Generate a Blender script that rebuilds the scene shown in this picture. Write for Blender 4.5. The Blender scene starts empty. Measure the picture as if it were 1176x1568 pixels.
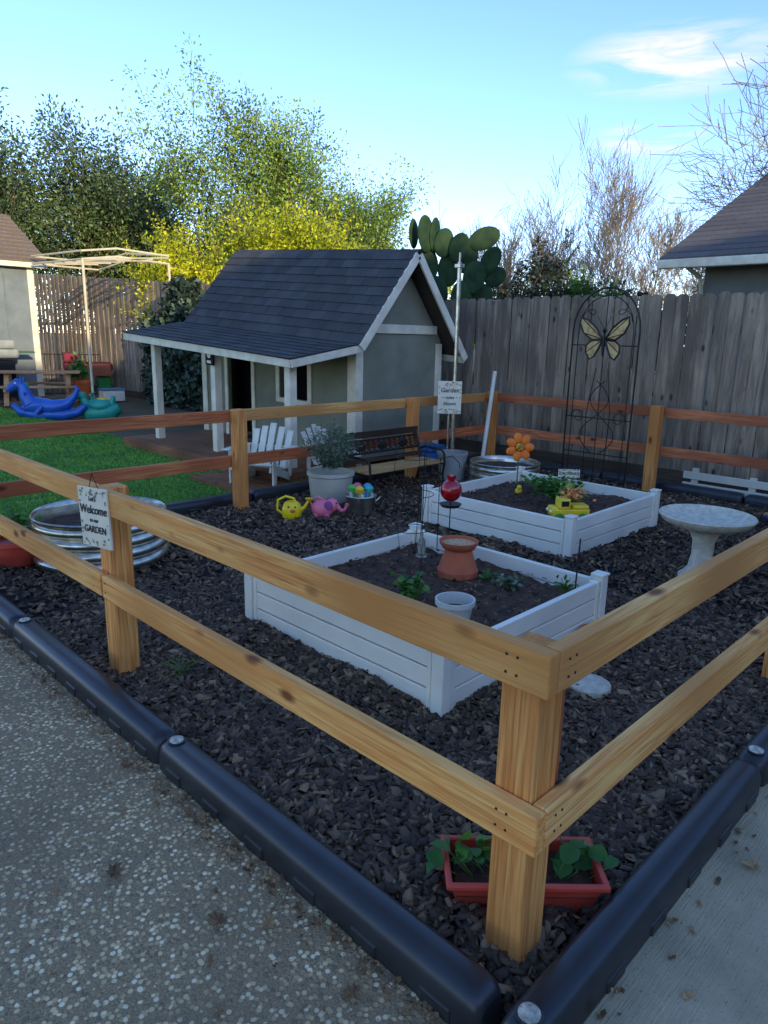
import bpy, math, random
import numpy as np
from mathutils import Vector, Matrix
R=math.radians
rnd=random.Random(7); rg=np.random.default_rng(7)
sc=bpy.context.scene
# ------------------------------------------------------------ camera
CX,CY,CZ=-1.2866,-0.7341,1.6
PI_,RO,HE,F=0.2445,0.0219,0.7745,1080.14
fw=Vector((math.cos(HE)*math.cos(PI_),math.sin(HE)*math.cos(PI_),-math.sin(PI_)))
r0=Vector((math.sin(HE),-math.cos(HE),0)); d0=fw.cross(r0)
rr=r0*math.cos(RO)-d0*math.sin(RO); dd=d0*math.cos(RO)+r0*math.sin(RO)
cd=bpy.data.cameras.new('camera'); cam=bpy.data.objects.new('camera',cd); sc.collection.objects.link(cam)
m=Matrix((rr,-dd,-fw)).transposed().to_4x4(); m.translation=(CX,CY,CZ); cam.matrix_world=m
cd.sensor_fit='VERTICAL'; cd.sensor_height=36; cd.sensor_width=27; cd.lens=36*F/1568; cd.clip_end=2000; cd.clip_start=.05
sc.camera=cam
sc.view_settings.view_transform='Standard'; sc.view_settings.look='None'; sc.view_settings.exposure=0
# ------------------------------------------------------------ materials
def s2l_warm(c):
    l=[((x/255)/12.92 if x/255<=.04045 else ((x/255+.055)/1.055)**2.4) for x in c]
    return (min(.9,l[0]*1.08),l[1],l[2]*.77)  # warm light tint put into every base colour, offsetting the blue skylight
def newmat(name):
    m=bpy.data.materials.new(name); m.use_nodes=True; nt=m.node_tree
    return m,nt,nt.nodes['Principled BSDF'],nt.nodes['Material Output']
def N(nt,t,**k):
    n=nt.nodes.new(t)
    for a,v in k.items():
        if a in n.inputs.keys(): n.inputs[a].default_value=v
        else: setattr(n,a,v)
    return n
def mixc(nt,fac,a,b,mode='MIX'):
    n=nt.nodes.new('ShaderNodeMix'); n.data_type='RGBA'; n.blend_type=mode
    for i,v in ((0,fac),(6,a),(7,b)):
        if hasattr(v,'is_linked') or isinstance(v,bpy.types.NodeSocket): nt.links.new(v,n.inputs[i])
        else: n.inputs[i].default_value=v if i==0 else (*v,1)
    return n.outputs[2]
def ramp(nt,src,a,b):
    n=N(nt,'ShaderNodeMapRange'); n.inputs['From Min'].default_value=a; n.inputs['From Max'].default_value=b
    nt.links.new(src,n.inputs['Value']); return n.outputs[0]
def coords(nt,scale=(1,1,1),kind='Object'):
    t=N(nt,'ShaderNodeTexCoord'); mp=N(nt,'ShaderNodeMapping'); mp.inputs['Scale'].default_value=scale
    nt.links.new(t.outputs[kind],mp.inputs['Vector']); return mp.outputs[0]
def noise(nt,v,scale,detail=3,rough=.6,dist=0):
    n=N(nt,'ShaderNodeTexNoise'); n.inputs['Scale'].default_value=scale; n.inputs['Detail'].default_value=detail
    n.inputs['Roughness'].default_value=rough; n.inputs['Distortion'].default_value=dist
    nt.links.new(v,n.inputs['Vector']); return n.outputs['Fac']
def bump(nt,bs,h,strength,dist=.01):
    b=N(nt,'ShaderNodeBump'); b.inputs['Strength'].default_value=strength; b.inputs['Distance'].default_value=dist
    nt.links.new(h,b.inputs['Height']); nt.links.new(b.outputs[0],bs.inputs['Normal']); return b
def islandrand(nt):
    return N(nt,'ShaderNodeNewGeometry').outputs['Random Per Island']
def vary(nt,col,isl):
    mr=N(nt,'ShaderNodeMapRange'); mr.inputs['To Min'].default_value=1-isl; mr.inputs['To Max'].default_value=1+isl
    nt.links.new(islandrand(nt),mr.inputs['Value'])
    vm=N(nt,'ShaderNodeVectorMath',operation='SCALE')
    nt.links.new(col,vm.inputs[0]); nt.links.new(mr.outputs[0],vm.inputs['Scale']); return vm.outputs[0]
def M(name,c1,c2=None,scale=6,rough=.8,bs_=0,bscale=40,metal=0,stretch=(1,1,1),isl=0,spec=.5,lo=.35,hi=.65,coat=0,trans=0):
    m,nt,b,o=newmat(name)
    c1=s2l_warm(c1); c2=s2l_warm(c2) if c2 else tuple(x*.82 for x in c1)
    v=coords(nt,stretch); nz=noise(nt,v,scale,2)
    col=mixc(nt,ramp(nt,nz,lo,hi),c1,c2)
    if isl: col=vary(nt,col,isl)
    nt.links.new(col,b.inputs['Base Color']); b.inputs['Roughness'].default_value=rough; b.inputs['Metallic'].default_value=metal
    b.inputs['Specular IOR Level'].default_value=spec; b.inputs['Coat Weight'].default_value=coat
    b.inputs['Transmission Weight'].default_value=trans
    if bs_>.16: bump(nt,b,noise(nt,v,bscale,1),bs_)
    return m
def leafmat(name,c1,c2,c3=None,scale=.9,tr=.35,isl=.35):
    m,nt,b,o=newmat(name); c1,c2=s2l_warm(c1),s2l_warm(c2)
    v=coords(nt); col=mixc(nt,ramp(nt,noise(nt,v,scale,1),.35,.65),c1,c2)
    if c3: col=mixc(nt,ramp(nt,islandrand(nt),.6,1.3),col,s2l_warm(c3))
    col=vary(nt,col,isl)
    nt.links.new(col,b.inputs['Base Color']); b.inputs['Roughness'].default_value=.6
    if tr<=0: return m
    t=N(nt,'ShaderNodeBsdfTranslucent'); nt.links.new(col,t.inputs['Color'])
    ms=N(nt,'ShaderNodeMixShader'); ms.inputs[0].default_value=tr
    nt.links.new(b.outputs[0],ms.inputs[1]); nt.links.new(t.outputs[0],ms.inputs[2]); nt.links.new(ms.outputs[0],o.inputs[0])
    return m
def wood(name,axis,c1,c2,dark,knots=True,rough=.7,isl=.12,weather=0):
    m,nt,b,o=newmat(name); c1,c2,dark=map(s2l_warm,(c1,c2,dark))
    st=[14,14,14]; st[axis]=.9
    v=coords(nt,tuple(st)); g=noise(nt,v,2.2,2,.65,.6)
    st2=[60,60,60]; st2[axis]=1.5
    g2=noise(nt,coords(nt,tuple(st2)),2,2)
    big=noise(nt,coords(nt,(1.3,1.3,1.3)),1.2,0)
    col=mixc(nt,ramp(nt,g,.4,.62),c1,c2)
    col=mixc(nt,ramp(nt,g2,.47,.8),col,dark)
    col=mixc(nt,ramp(nt,big,.4,.75),col,tuple(x*.72 for x in c2))
    if weather:
        st4=[5,5,5]; st4[axis]=.8
        col=mixc(nt,ramp(nt,noise(nt,coords(nt,tuple(st4)),1.5,4),.5,.72),col,tuple(x*1.35 for x in c1))
    if knots:
        st3=[4.5,4.5,4.5]; st3[axis]=2.2
        vo=N(nt,'ShaderNodeTexVoronoi'); vo.inputs['Scale'].default_value=1.4; nt.links.new(coords(nt,tuple(st3)),vo.inputs['Vector'])
        k=ramp(nt,vo.outputs['Distance'],.17,.07)
        col=mixc(nt,k,col,tuple(x*.5 for x in dark))
    col=vary(nt,col,isl)
    nt.links.new(col,b.inputs['Base Color']); b.inputs['Roughness'].default_value=rough; b.inputs['Specular IOR Level'].default_value=.3
    bump(nt,b,g2,.35,.004)
    return m
# ------------------------------------------------------------ builder
class B:
    def __init__(s,name): s.name=name; s.parts={}; s.T=Matrix.Identity(4); s.warp=None
    def p(s,part,mat,bevel=0,smooth=False):
        if part not in s.parts: s.parts[part]=dict(v=[],f=[],m=mat,b=bevel,s=smooth)
        s.c=s.parts[part]; return s
    def add(s,vs,fs):
        o=len(s.c['v']); T=s.T
        s.c['v']+= [tuple(T@Vector(v)) for v in vs]; s.c['f']+=[tuple(i+o for i in f) for f in fs]
    def box(s,x0,x1,y0,y1,z0,z1):
        s.add([(x0,y0,z0),(x1,y0,z0),(x1,y1,z0),(x0,y1,z0),(x0,y0,z1),(x1,y0,z1),(x1,y1,z1),(x0,y1,z1)],
              [(0,3,2,1),(4,5,6,7),(0,1,5,4),(1,2,6,5),(2,3,7,6),(3,0,4,7)])
    def beam(s,a,b,w,h,up=(0,0,1)):
        a,b=Vector(a),Vector(b); d=(b-a).normalized(); up=Vector(up)
        x=d.cross(up)
        if x.length<1e-4: x=d.cross(Vector((1,0,0)))
        x.normalize(); u=x.cross(d)
        vs=[]
        for q in (a,b):
            for i,j in ((-1,-1),(1,-1),(1,1),(-1,1)): vs.append(q+x*i*w/2+u*j*h/2)
        s.add(vs,[(0,1,2,3),(7,6,5,4),(0,4,5,1),(1,5,6,2),(2,6,7,3),(3,7,4,0)])
    def prism(s,poly,vec):
        n=len(poly); vec=Vector(vec); vs=[Vector(q) for q in poly]+[Vector(q)+vec for q in poly]
        s.add(vs,[tuple(range(n))[::-1],tuple(range(n,2*n))]+[(i,(i+1)%n,n+(i+1)%n,n+i) for i in range(n)])
    def tube(s,pts,rad,n=8,cap=True,flat=1):
        pts=[Vector(q) for q in pts]
        if not hasattr(rad,'__len__'): rad=[rad]*len(pts)
        vs=[];fs=[]; ref=None
        for i,q in enumerate(pts):
            d=(pts[min(i+1,len(pts)-1)]-pts[max(i-1,0)]).normalized()
            if ref is None:
                ref=d.cross(Vector((0,0,1)))
                if ref.length<.1: ref=d.cross(Vector((1,0,0)))
            ref=(ref-d*ref.dot(d)).normalized(); v=d.cross(ref)
            for k in range(n):
                a=2*math.pi*k/n; vs.append(q+(ref*math.cos(a)+v*math.sin(a)*flat)*rad[i])
        for i in range(len(pts)-1):
            for k in range(n): fs.append((i*n+k,i*n+(k+1)%n,(i+1)*n+(k+1)%n,(i+1)*n+k))
        if cap: fs+=[tuple(range(n))[::-1],tuple(range((len(pts)-1)*n,len(pts)*n))]
        s.add(vs,fs)
    def lathe(s,prof,c=(0,0,0),n=32,sx=1,sy=1):
        vs=[];fs=[]
        for r,z in prof:
            for k in range(n):
                a=2*math.pi*k/n; vs.append((c[0]+r*math.cos(a)*sx,c[1]+r*math.sin(a)*sy,c[2]+z))
        for i in range(len(prof)-1):
            for k in range(n): fs.append((i*n+k,i*n+(k+1)%n,(i+1)*n+(k+1)%n,(i+1)*n+k))
        s.add(vs,fs)
    def ball(s,c,r,n=16,m=10):
        if not hasattr(r,'__len__'): r=(r,r,r)
        vs=[(c[0],c[1],c[2]-r[2])];fs=[]
        for i in range(1,m):
            t=math.pi*i/m
            for k in range(n):
                a=2*math.pi*k/n; vs.append((c[0]+r[0]*math.sin(t)*math.cos(a),c[1]+r[1]*math.sin(t)*math.sin(a),c[2]-r[2]*math.cos(t)))
        vs.append((c[0],c[1],c[2]+r[2])); e=len(vs)-1
        for k in range(n):
            fs.append((0,1+(k+1)%n,1+k)); fs.append((e,e-n+k,e-n+(k+1)%n))
            for i in range(m-2): fs.append((1+i*n+k,1+i*n+(k+1)%n,1+(i+1)*n+(k+1)%n,1+(i+1)*n+k))
        s.add(vs,fs)
    def raw(s,vs,fs):
        o=len(s.c['v']); s.c['v']+=[tuple(v) for v in vs.tolist()]; s.c['f']+=[tuple(i+o for i in f) for f in fs.tolist()]
    def done(s):
        if s.warp:
            for q in s.parts.values(): q['v']=[s.warp(v) for v in q['v']]
        s.parts={k:q for k,q in s.parts.items() if q['v']}
        a=np.array([v for q in s.parts.values() for v in q['v']]); mn,mx=a.min(0),a.max(0)
        org=np.array([(mn[0]+mx[0])/2,(mn[1]+mx[1])/2,mn[2]])
        single=len(s.parts)==1
        root=None
        if not single:
            root=bpy.data.objects.new(s.name,None); sc.collection.objects.link(root); root.location=org; root.empty_display_size=.2
        for k,q in s.parts.items():
            me=bpy.data.meshes.new(k); me.from_pydata((np.array(q['v'])-org).tolist(),[],q['f'])
            me.materials.append(q['m'])
            if q['s']: me.polygons.foreach_set('use_smooth',[True]*len(me.polygons))
            ob=bpy.data.objects.new(s.name if single else k,me); sc.collection.objects.link(ob)
            if single: ob.location=org; root=ob
            else: ob.parent=root
            if q['b']:
                bv=ob.modifiers.new('bevel','BEVEL'); bv.width=q['b']; bv.segments=2; bv.limit_method='ANGLE'; bv.angle_limit=R(40)
            if q['s']:
                try: me.set_sharp_from_angle(angle=R(50))
                except Exception: pass
        s.root=root
        return root
def npmesh(name,verts,faces,mat,k):
    me=bpy.data.meshes.new(name); nv=len(verts); nf=len(faces)
    me.vertices.add(nv); me.vertices.foreach_set('co',verts.astype(np.float32).ravel())
    me.loops.add(nf*k); me.loops.foreach_set('vertex_index',faces.astype(np.int32).ravel())
    me.polygons.add(nf); me.polygons.foreach_set('loop_start',np.arange(nf,dtype=np.int32)*k)
    me.update(calc_edges=True); me.materials.append(mat)
    ob=bpy.data.objects.new(name,me); sc.collection.objects.link(ob); return ob
def grid(name,x0,x1,y0,y1,nx,ny,zf,mat):
    xs=np.linspace(x0,x1,nx); ys=np.linspace(y0,y1,ny); X,Y=np.meshgrid(xs,ys)
    Z=zf(X,Y); v=np.stack([X,Y,Z],-1).reshape(-1,3)
    i=np.arange(nx*ny).reshape(ny,nx); f=np.stack([i[:-1,:-1],i[:-1,1:],i[1:,1:],i[1:,:-1]],-1).reshape(-1,4)
    return npmesh(name,v,f,mat,4)
def text(parent,s,loc,rot,size,mat,org):
    cu=bpy.data.curves.new('t','FONT'); cu.body=s; cu.size=size; cu.align_x='CENTER'; cu.align_y='CENTER'; cu.extrude=.0008; cu.offset=size*.012; cu.shear=.15
    o=bpy.data.objects.new('t',cu); sc.collection.objects.link(o)
    dg=bpy.context.evaluated_depsgraph_get(); me=bpy.data.meshes.new_from_object(o.evaluated_get(dg)); bpy.data.objects.remove(o)
    ob=bpy.data.objects.new('lettering',me); sc.collection.objects.link(ob); me.materials.clear(); me.materials.append(mat)
    ob.parent=parent; mm=rot.to_4x4(); mm.translation=Vector(loc)-Vector(org); ob.matrix_local=mm
def axes(n,g,up):
    d=g.normal(size=(n,3)); d/=np.linalg.norm(d,axis=1)[:,None]
    if up is not None: d[:,2]=d[:,2]*.5+up; d/=np.linalg.norm(d,axis=1)[:,None]
    e=g.normal(size=(n,3)); e-=d*(e*d).sum(1)[:,None]; e/=np.linalg.norm(e,axis=1)[:,None]
    return d,e
def leafverts(P,size,aspect=.55,seed=1,up=None):
    g=np.random.default_rng(seed); n=len(P); d,e=axes(n,g,up)
    s=(size*g.uniform(.6,1.3,n))[:,None]
    a=P; b=P+d*s*.5+e*s*aspect*.5; c=P+d*s; f=P+d*s*.5-e*s*aspect*.5
    v=np.stack([a,b,c,f],1).reshape(-1,3); fs=np.arange(n*4).reshape(n,4)
    return v,fs
def roundleaf(P,size,aspect=.8,seed=1,up=.3,fold=.18):
    g=np.random.default_rng(seed); n=len(P); d,e=axes(n,g,None)
    d[:,2]=d[:,2]*.35+up*.3; d/=np.linalg.norm(d,axis=1)[:,None]
    e=np.cross(d,np.array([0,0,1.])+g.normal(0,.35,(n,3))); e/=np.linalg.norm(e,axis=1)[:,None]; nn=np.cross(e,d)
    s=(size*g.uniform(.65,1.25,n))[:,None]
    q=lambda t,w,h: P+d*s*t+e*s*aspect*w+nn*s*h
    pts=[q(0,0,0),q(.12,.28,fold*.5),q(.42,.5,fold),q(.78,.38,fold*.6),q(1,0,-.08),q(.78,-.38,fold*.6),q(.42,-.5,fold),q(.12,-.28,fold*.5),q(.5,0,.0)]
    v=np.stack(pts,1).reshape(-1,3); o=(np.arange(n)*9)[:,None]
    fs=np.concatenate([o+np.array([[0,1,2,8]]),o+np.array([[8,2,3,4]]),o+np.array([[8,4,5,6]]),o+np.array([[0,8,6,7]])])
    return v,fs
white=M('white_paint',(222,222,220),(205,206,205),3,.5,.05,30)
vinyl=M('white_vinyl',(232,233,234),(216,218,221),2.5,.42,.03,20)
trim=M('white_trim',(226,223,214),(204,200,190),5,.6,.05,40)
sage=M('sage_wall',(130,134,124),(116,121,112),3,.85,.15,120)
black=M('black_plastic',(33,35,41),(44,47,53),5,.36,.12,90,spec=.5)
iron=M('black_iron',(28,27,28),(45,38,34),20,.5,.1,60,metal=.3)
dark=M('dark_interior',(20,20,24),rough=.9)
galv=M('galvanized_steel',(215,216,216),(165,168,172),9,.27,.08,30,metal=.9)
terra=M('terracotta',(180,96,66),(162,82,56),8,.8,.1,60)
conc=M('cast_concrete',(206,203,198),(178,175,170),25,.85,.3,150)
soilm=M('soil',(84,60,44),(48,34,26),14,.95,.9,60)
# ------------------------------------------------------------ sky, sun
w=bpy.data.worlds.new('World'); sc.world=w; w.use_nodes=True; nt=w.node_tree; bg=nt.nodes['Background']
SUNAZ=HE-R(150); EL=R(12)
sky=N(nt,'ShaderNodeTexSky',sky_type='NISHITA'); sky.sun_disc=False; sky.sun_elevation=R(20); sky.sun_rotation=math.pi/2-SUNAZ; sky.air_density=.85; sky.dust_density=.15; sky.ozone_density=2.6
tc=N(nt,'ShaderNodeTexCoord')
mp=N(nt,'ShaderNodeMapping'); mp.inputs['Scale'].default_value=(3,3,22); mp.inputs['Rotation'].default_value=(.1,.12,0); nt.links.new(tc.outputs['Generated'],mp.inputs[0])
cl=ramp(nt,noise(nt,mp.outputs[0],2.2,4,.62,.5),.40,.62)
tot=None
for az,el,wd in ((19.5,18.0,.09),(18.5,13.6,.05)):
    a=HE-R(az); dv=(math.cos(a)*math.cos(R(el)),math.sin(a)*math.cos(R(el)),math.sin(R(el)))
    sb=N(nt,'ShaderNodeVectorMath',operation='SUBTRACT'); sb.inputs[1].default_value=dv; nt.links.new(tc.outputs['Generated'],sb.inputs[0])
    ml=N(nt,'ShaderNodeVectorMath',operation='MULTIPLY'); ml.inputs[1].default_value=(1,1,3.2); nt.links.new(sb.outputs[0],ml.inputs[0])
    ln=N(nt,'ShaderNodeVectorMath',operation='LENGTH'); nt.links.new(ml.outputs[0],ln.inputs[0])
    mk=ramp(nt,ln.outputs['Value'],wd*1.45,wd*.35)
    if tot is None: tot=mk
    else:
        ad=N(nt,'ShaderNodeMath',operation='MAXIMUM'); nt.links.new(tot,ad.inputs[0]); nt.links.new(mk,ad.inputs[1]); tot=ad.outputs[0]
mu=N(nt,'ShaderNodeMath',operation='MULTIPLY'); nt.links.new(tot,mu.inputs[0]); nt.links.new(cl,mu.inputs[1])
hs=N(nt,'ShaderNodeHueSaturation'); hs.inputs['Saturation'].default_value=1.1; nt.links.new(sky.outputs[0],hs.inputs['Color'])
col=mixc(nt,mu.outputs[0],hs.outputs[0],(3.0,2.9,2.6)); col=mixc(nt,1.0,col,(1.08,1.0,1.14),'MULTIPLY'); nt.links.new(col,bg.inputs[0]); bg.inputs[1].default_value=.38
sl=bpy.data.lights.new('sun','SUN'); sl.energy=5; sl.angle=R(.6); sl.color=(1,.86,.62)
so=bpy.data.objects.new('sun',sl); sc.collection.objects.link(so)
sd=Vector((math.cos(SUNAZ)*math.cos(EL),math.sin(SUNAZ)*math.cos(EL),math.sin(EL))); so.rotation_euler=sd.to_track_quat('Z','Y').to_euler(); so.location=sd*50
# ------------------------------------------------------------ ground
gm=M('dirt_ground',(96,84,66),(70,72,48),1.2,.95,.5,12)
grid('ground',-300,300,-300,300,2,2,lambda X,Y:X*0-.03,gm)
m,nt,b,o=newmat('exposed_aggregate'); v=coords(nt)
vo=N(nt,'ShaderNodeTexVoronoi'); vo.inputs['Scale'].default_value=64; nt.links.new(v,vo.inputs['Vector'])
cr=N(nt,'ShaderNodeValToRGB'); sep=N(nt,'ShaderNodeSeparateColor'); nt.links.new(vo.outputs['Color'],sep.inputs[0]); nt.links.new(sep.outputs[0],cr.inputs[0])
cr.color_ramp.interpolation='CONSTANT'
cols=[(0,(146,128,104)),(.2,(190,168,134)),(.4,(214,192,156)),(.6,(166,144,116)),(.75,(236,222,196)),(.9,(122,106,90))]
cr.color_ramp.elements[0].color=(*s2l_warm(cols[0][1]),1); cr.color_ramp.elements[1].position=.2; cr.color_ramp.elements[1].color=(*s2l_warm(cols[1][1]),1)
for ps,c in cols[2:]:
    e=cr.color_ramp.elements.new(ps); e.color=(*s2l_warm(c),1)
peb=ramp(nt,vo.outputs['Distance'],.54,.40)
mask=ramp(nt,noise(nt,v,50,2),.24,.4)
mm_=N(nt,'ShaderNodeMath',operation='MULTIPLY'); nt.links.new(peb,mm_.inputs[0]); nt.links.new(mask,mm_.inputs[1])
cem=mixc(nt,ramp(nt,noise(nt,v,160,2),.35,.65),s2l_warm((164,146,118)),s2l_warm((114,99,80)))
col=mixc(nt,mm_.outputs[0],cem,cr.outputs[0])
col=mixc(nt,ramp(nt,noise(nt,v,1.6,5),.42,.8),col,s2l_warm((112,98,80)))
nt.links.new(col,b.inputs['Base Color']); b.inputs['Roughness'].default_value=.85
bump(nt,b,mm_.outputs[0],.6,.006)
grid('aggregate_patio',-9,-.125,-11,9,2,2,lambda X,Y:X*0-.012,m)
m,nt,b,o=newmat('broom_concrete'); v=coords(nt)
col=mixc(nt,ramp(nt,noise(nt,v,3,6),.35,.65),s2l_warm((182,172,152)),s2l_warm((150,141,123)))
col=mixc(nt,ramp(nt,noise(nt,v,120,2),.6,.75),col,s2l_warm((104,97,86)))
nt.links.new(col,b.inputs['Base Color']); b.inputs['Roughness'].default_value=.85
bump(nt,b,noise(nt,coords(nt,(4,90,4)),2,3),.8,.005)
grid('concrete_walk',-.12,12,-11,-.1,2,2,lambda X,Y:X*0-.008,m)
mulch_base=M('mulch_base',(34,30,28),(20,18,18),30,.95,1,60)
def mz(X,Y): return .012*np.sin(X*5.1+Y*2)+.01*np.sin(Y*7.3-X*3)-.012
grid('mulch_bed',-.08,7.0,-.06,5.0,140,100,lambda X,Y:mz(X,Y),mulch_base)
def chips(n,x0,x1,y0,y1,seed):
    g=np.random.default_rng(seed); X=g.uniform(x0,x1,n); Y=g.uniform(y0,y1,n)
    ok=np.ones(n,bool)
    for a in ((.9,2.26,1.04,2.42),(3.34,4.76,1.84,3.24)): ok&=~((X>a[0])&(X<a[1])&(Y>a[2])&(Y<a[3]))
    ok&=~((X-.78)**2+(Y-4.12)**2<.42**2)
    X,Y=X[ok],Y[ok]; n=len(X)
    L=g.uniform(.009,.025,n)*g.choice([1,1,1.5],n)*1.12; Wd=L*g.uniform(.22,.6,n); T=g.uniform(.0025,.006,n)
    base=np.array([[-1,-.8,-1],[.8,-1,-1],[1,.7,-1],[-.7,1,-1],[-.8,-.6,1],[.7,-.8,1],[.9,.6,1],[-.6,.8,1]],float)
    v=base[None]*np.stack([L,Wd,T],1)[:,None,:]; v*=g.uniform(.65,1.25,(n,8,3))
    yaw=g.uniform(0,6.28,n); tx=g.normal(0,.4,n); ty=g.normal(0,.4,n)
    def rot(v,a,i,j):
        c,s_=np.cos(a)[:,None],np.sin(a)[:,None]; p,q=v[...,i].copy(),v[...,j].copy(); v[...,i]=p*c-q*s_; v[...,j]=p*s_+q*c
    rot(v,tx,1,2); rot(v,ty,0,2); rot(v,yaw,0,1)
    Z=mz(X,Y)+g.uniform(.004,.03,n)
    v+=np.stack([X,Y,Z],1)[:,None,:]
    f=np.array([[4,5,6,7],[0,1,5,4],[1,2,6,5],[2,3,7,6],[3,0,4,7]])[None]+(np.arange(n)*8)[:,None,None]
    return v.reshape(-1,3),f.reshape(-1,4)
v1,f1=chips(38000,-.05,2.9,-.05,3.2,1); v2,f2=chips(38000,0,6.9,0,4.85,2)
mchip,nt,b,o=newmat('mulch_chips')
f=islandrand(nt); cr=N(nt,'ShaderNodeValToRGB'); nt.links.new(f,cr.inputs[0])
E=cr.color_ramp.elements; E[0].color=(*s2l_warm((56,46,40)),1); E[1].position=1; E[1].color=(*s2l_warm((150,126,104)),1)
for ps,c in ((.35,(74,61,53)),(.7,(96,80,68)),(.92,(124,104,86))): e=E.new(ps); e.color=(*s2l_warm(c),1)
nt.links.new(cr.outputs[0],b.inputs['Base Color']); b.inputs['Roughness'].default_value=.7; b.inputs['Specular IOR Level'].default_value=.3
npmesh('mulch',np.concatenate([v1,v2]),np.concatenate([f1,f2+len(v1)]),mchip,4)
lawnm=M('lawn_base',(76,126,46),(60,106,38),3,.9,.6,60)
grid('lawn_base',-9,3.6,5.06,15.8,2,2,lambda X,Y:X*0-.004,lawnm)
n=70000; g=np.random.default_rng(3); X=g.uniform(-1.2,3.6,n); Y=5.08+10.6*g.uniform(0,1,n)**1.5
h=g.uniform(.015,.03,n); a=g.uniform(0,6.28,n); wd=.004+.0006*Y
P=np.stack([X,Y,X*0-.004],1); dx=np.stack([np.cos(a)*wd,np.sin(a)*wd,a*0],1); tp=P+np.stack([g.normal(0,.012,n),g.normal(0,.012,n),h],1)
gv=np.stack([P-dx,P+dx,tp],1).reshape(-1,3)
npmesh('lawn',gv,np.arange(n*3).reshape(n,3),M('turf',(104,160,58),(82,138,48),1.5,.8,isl=.25),3)
pav=M('paver_stone',(128,120,108),(104,98,88),5,.9,.4,40,isl=.15)
b_=B('stone_path'); b_.p('stones',pav,.01)
for i in range(60):
    x=rnd.uniform(2.2,6.6); y=rnd.uniform(15.9,17.4); s_=rnd.uniform(.12,.25); b_.box(x-s_,x+s_,y-s_,y+s_,-.03,.03+i*.0004)
b_.done()
# ------------------------------------------------------------ border logs
def log(b,x0,x1,y0,y1,alongx):
    w=(y1-y0) if alongx else (x1-x0); hh=.1
    prof=[(-.5,0),(-.5,.5),(-.47,.72),(-.38,.92),(-.22,1),(.22,1),(.38,.92),(.47,.72),(.5,.5),(.5,0)]
    L0,L1=(x0,x1) if alongx else (y0,y1); c=(y0+y1)/2 if alongx else (x0+x1)/2
    secs=[(L0,.7,.75),(L0+.008,.86,.9),(L0+.025,.95,.97),(L0+.05,1,1),(L1-.05,1,1),(L1-.025,.95,.97),(L1-.008,.86,.9),(L1,.7,.75)]
    vs=[];fs=[];k=len(prof)
    for t,sw,sh in secs:
        for a_,z in prof:
            q=c+a_*w*sw; zz=-.03+z*(hh+.03)*sh
            vs.append((t,q,zz) if alongx else (q,t,zz))
    for i in range(len(secs)-1):
        for j in range(k-1): fs.append((i*k+j,i*k+j+1,(i+1)*k+j+1,(i+1)*k+j))
    fs+=[tuple(range(k)),tuple(range((len(secs)-1)*k,len(secs)*k))]
    b.p('logs',black,0,True); b.add(vs,fs)
    b.p('feet',black,.006)
    n=max(2,int((L1-L0)/.22))
    for i in range(n):
        t=L0+(i+.5)*(L1-L0)/n
        if alongx: b.box(t-.05,t+.05,y0-.005,y1+.005,-.03,.03)
        else: b.box(x0-.005,x1+.005,t-.05,t+.05,-.03,.03)
capm=M('bolt_cap_zinc',(214,216,216),(150,150,148),60,.4,metal=.35)
def cap(b,x,y,z=.1):
    b.p('bolt_recess',black,0,True); b.lathe([(.034,.0),(.034,.004),(.03,.006),(.026,.004)],(x,y,z),20)
    b.p('bolt_cap',capm,0,True); b.lathe([(.028,.001),(.026,.008),(.014,.012),(.0,.013)],(x,y,z),20)
b=B('landscape_edging')
ys=[0.0,1.53,3.1,4.66]
for i in range(3): log(b,-.186,-.066,ys[i]+.006,ys[i+1]-.006,False)
for y in (1.47,3.04): cap(b,-.126,y)
xs=[-.18,1.36,2.92,4.48,6.04]
for i in range(4): log(b,xs[i]+.006,xs[i+1]-.006,-.146,-.03,True); cap(b,xs[i]+.065,-.088)
for i in range(5): log(b,i*1.32,i*1.32+1.3,4.88,5.01,True)
for i in range(3): log(b,6.35,6.48,i*1.6,i*1.6+1.58,False)
b.done()
# ------------------------------------------------------------ garden fence
wx=wood('lumber_x',0,(244,188,124),(222,156,92),(170,102,54)); wy=wood('lumber_y',1,(244,182,114),(222,152,86),(170,100,52)); wz=wood('lumber_z',2,(238,172,104),(212,138,76),(152,84,44))
rx=wood('redwood_x',0,(206,132,88),(178,98,62),(128,62,40)); ry=wood('redwood_y',1,(200,128,90),(172,100,70),(126,66,46))
b=B('wooden_garden_fence'); H1=.92; H2=.505; RH=.108
b.p('posts',wz,.006)
b.box(.045,.155,.045,.155,-.02,H1-.03); b.box(.045,.155,2.32,2.43,-.02,H1-.012)
b.box(.045,.155,4.62,4.73,0,H1)
for x in (2.29,4.63): b.box(x,x+.11,4.63,4.738,0,H1+.012)
b.box(6.14,6.248,4.63,4.738,0,H1+.02)
for y in (2.46,.3): b.box(6.13,6.238,y,y+.11,0,H1+.02)
for x in (2.3,4.4): b.box(x,x+.11,.045,.155,0,H1-.012)
b.p('post_brace',wood('redwood_z',2,(176,104,70),(150,84,54),(110,56,38)),.005); b.box(.157,.195,.06,.15,H2-.02,H1-.06)
b.p('rails_side',wy,.005)
for z in (H1,H2):
    o_=.01 if z==H1 else 0
    b.box(0,.042,.0,2.33+o_,z-RH,z); b.box(-.002,.04,2.345,4.74,z-RH+.004,z+.004)
b.p('rails_front',wx,.005)
for z in (H1,H2):
    b.box(.0445,2.36,0,.042,z-RH,z+.001); b.box(2.364,6.25,0,.042,z-RH,z)
b.p('rails_back',rx,.005)
b.box(.0,2.35,4.745,4.787,H1-RH,H1)
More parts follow.
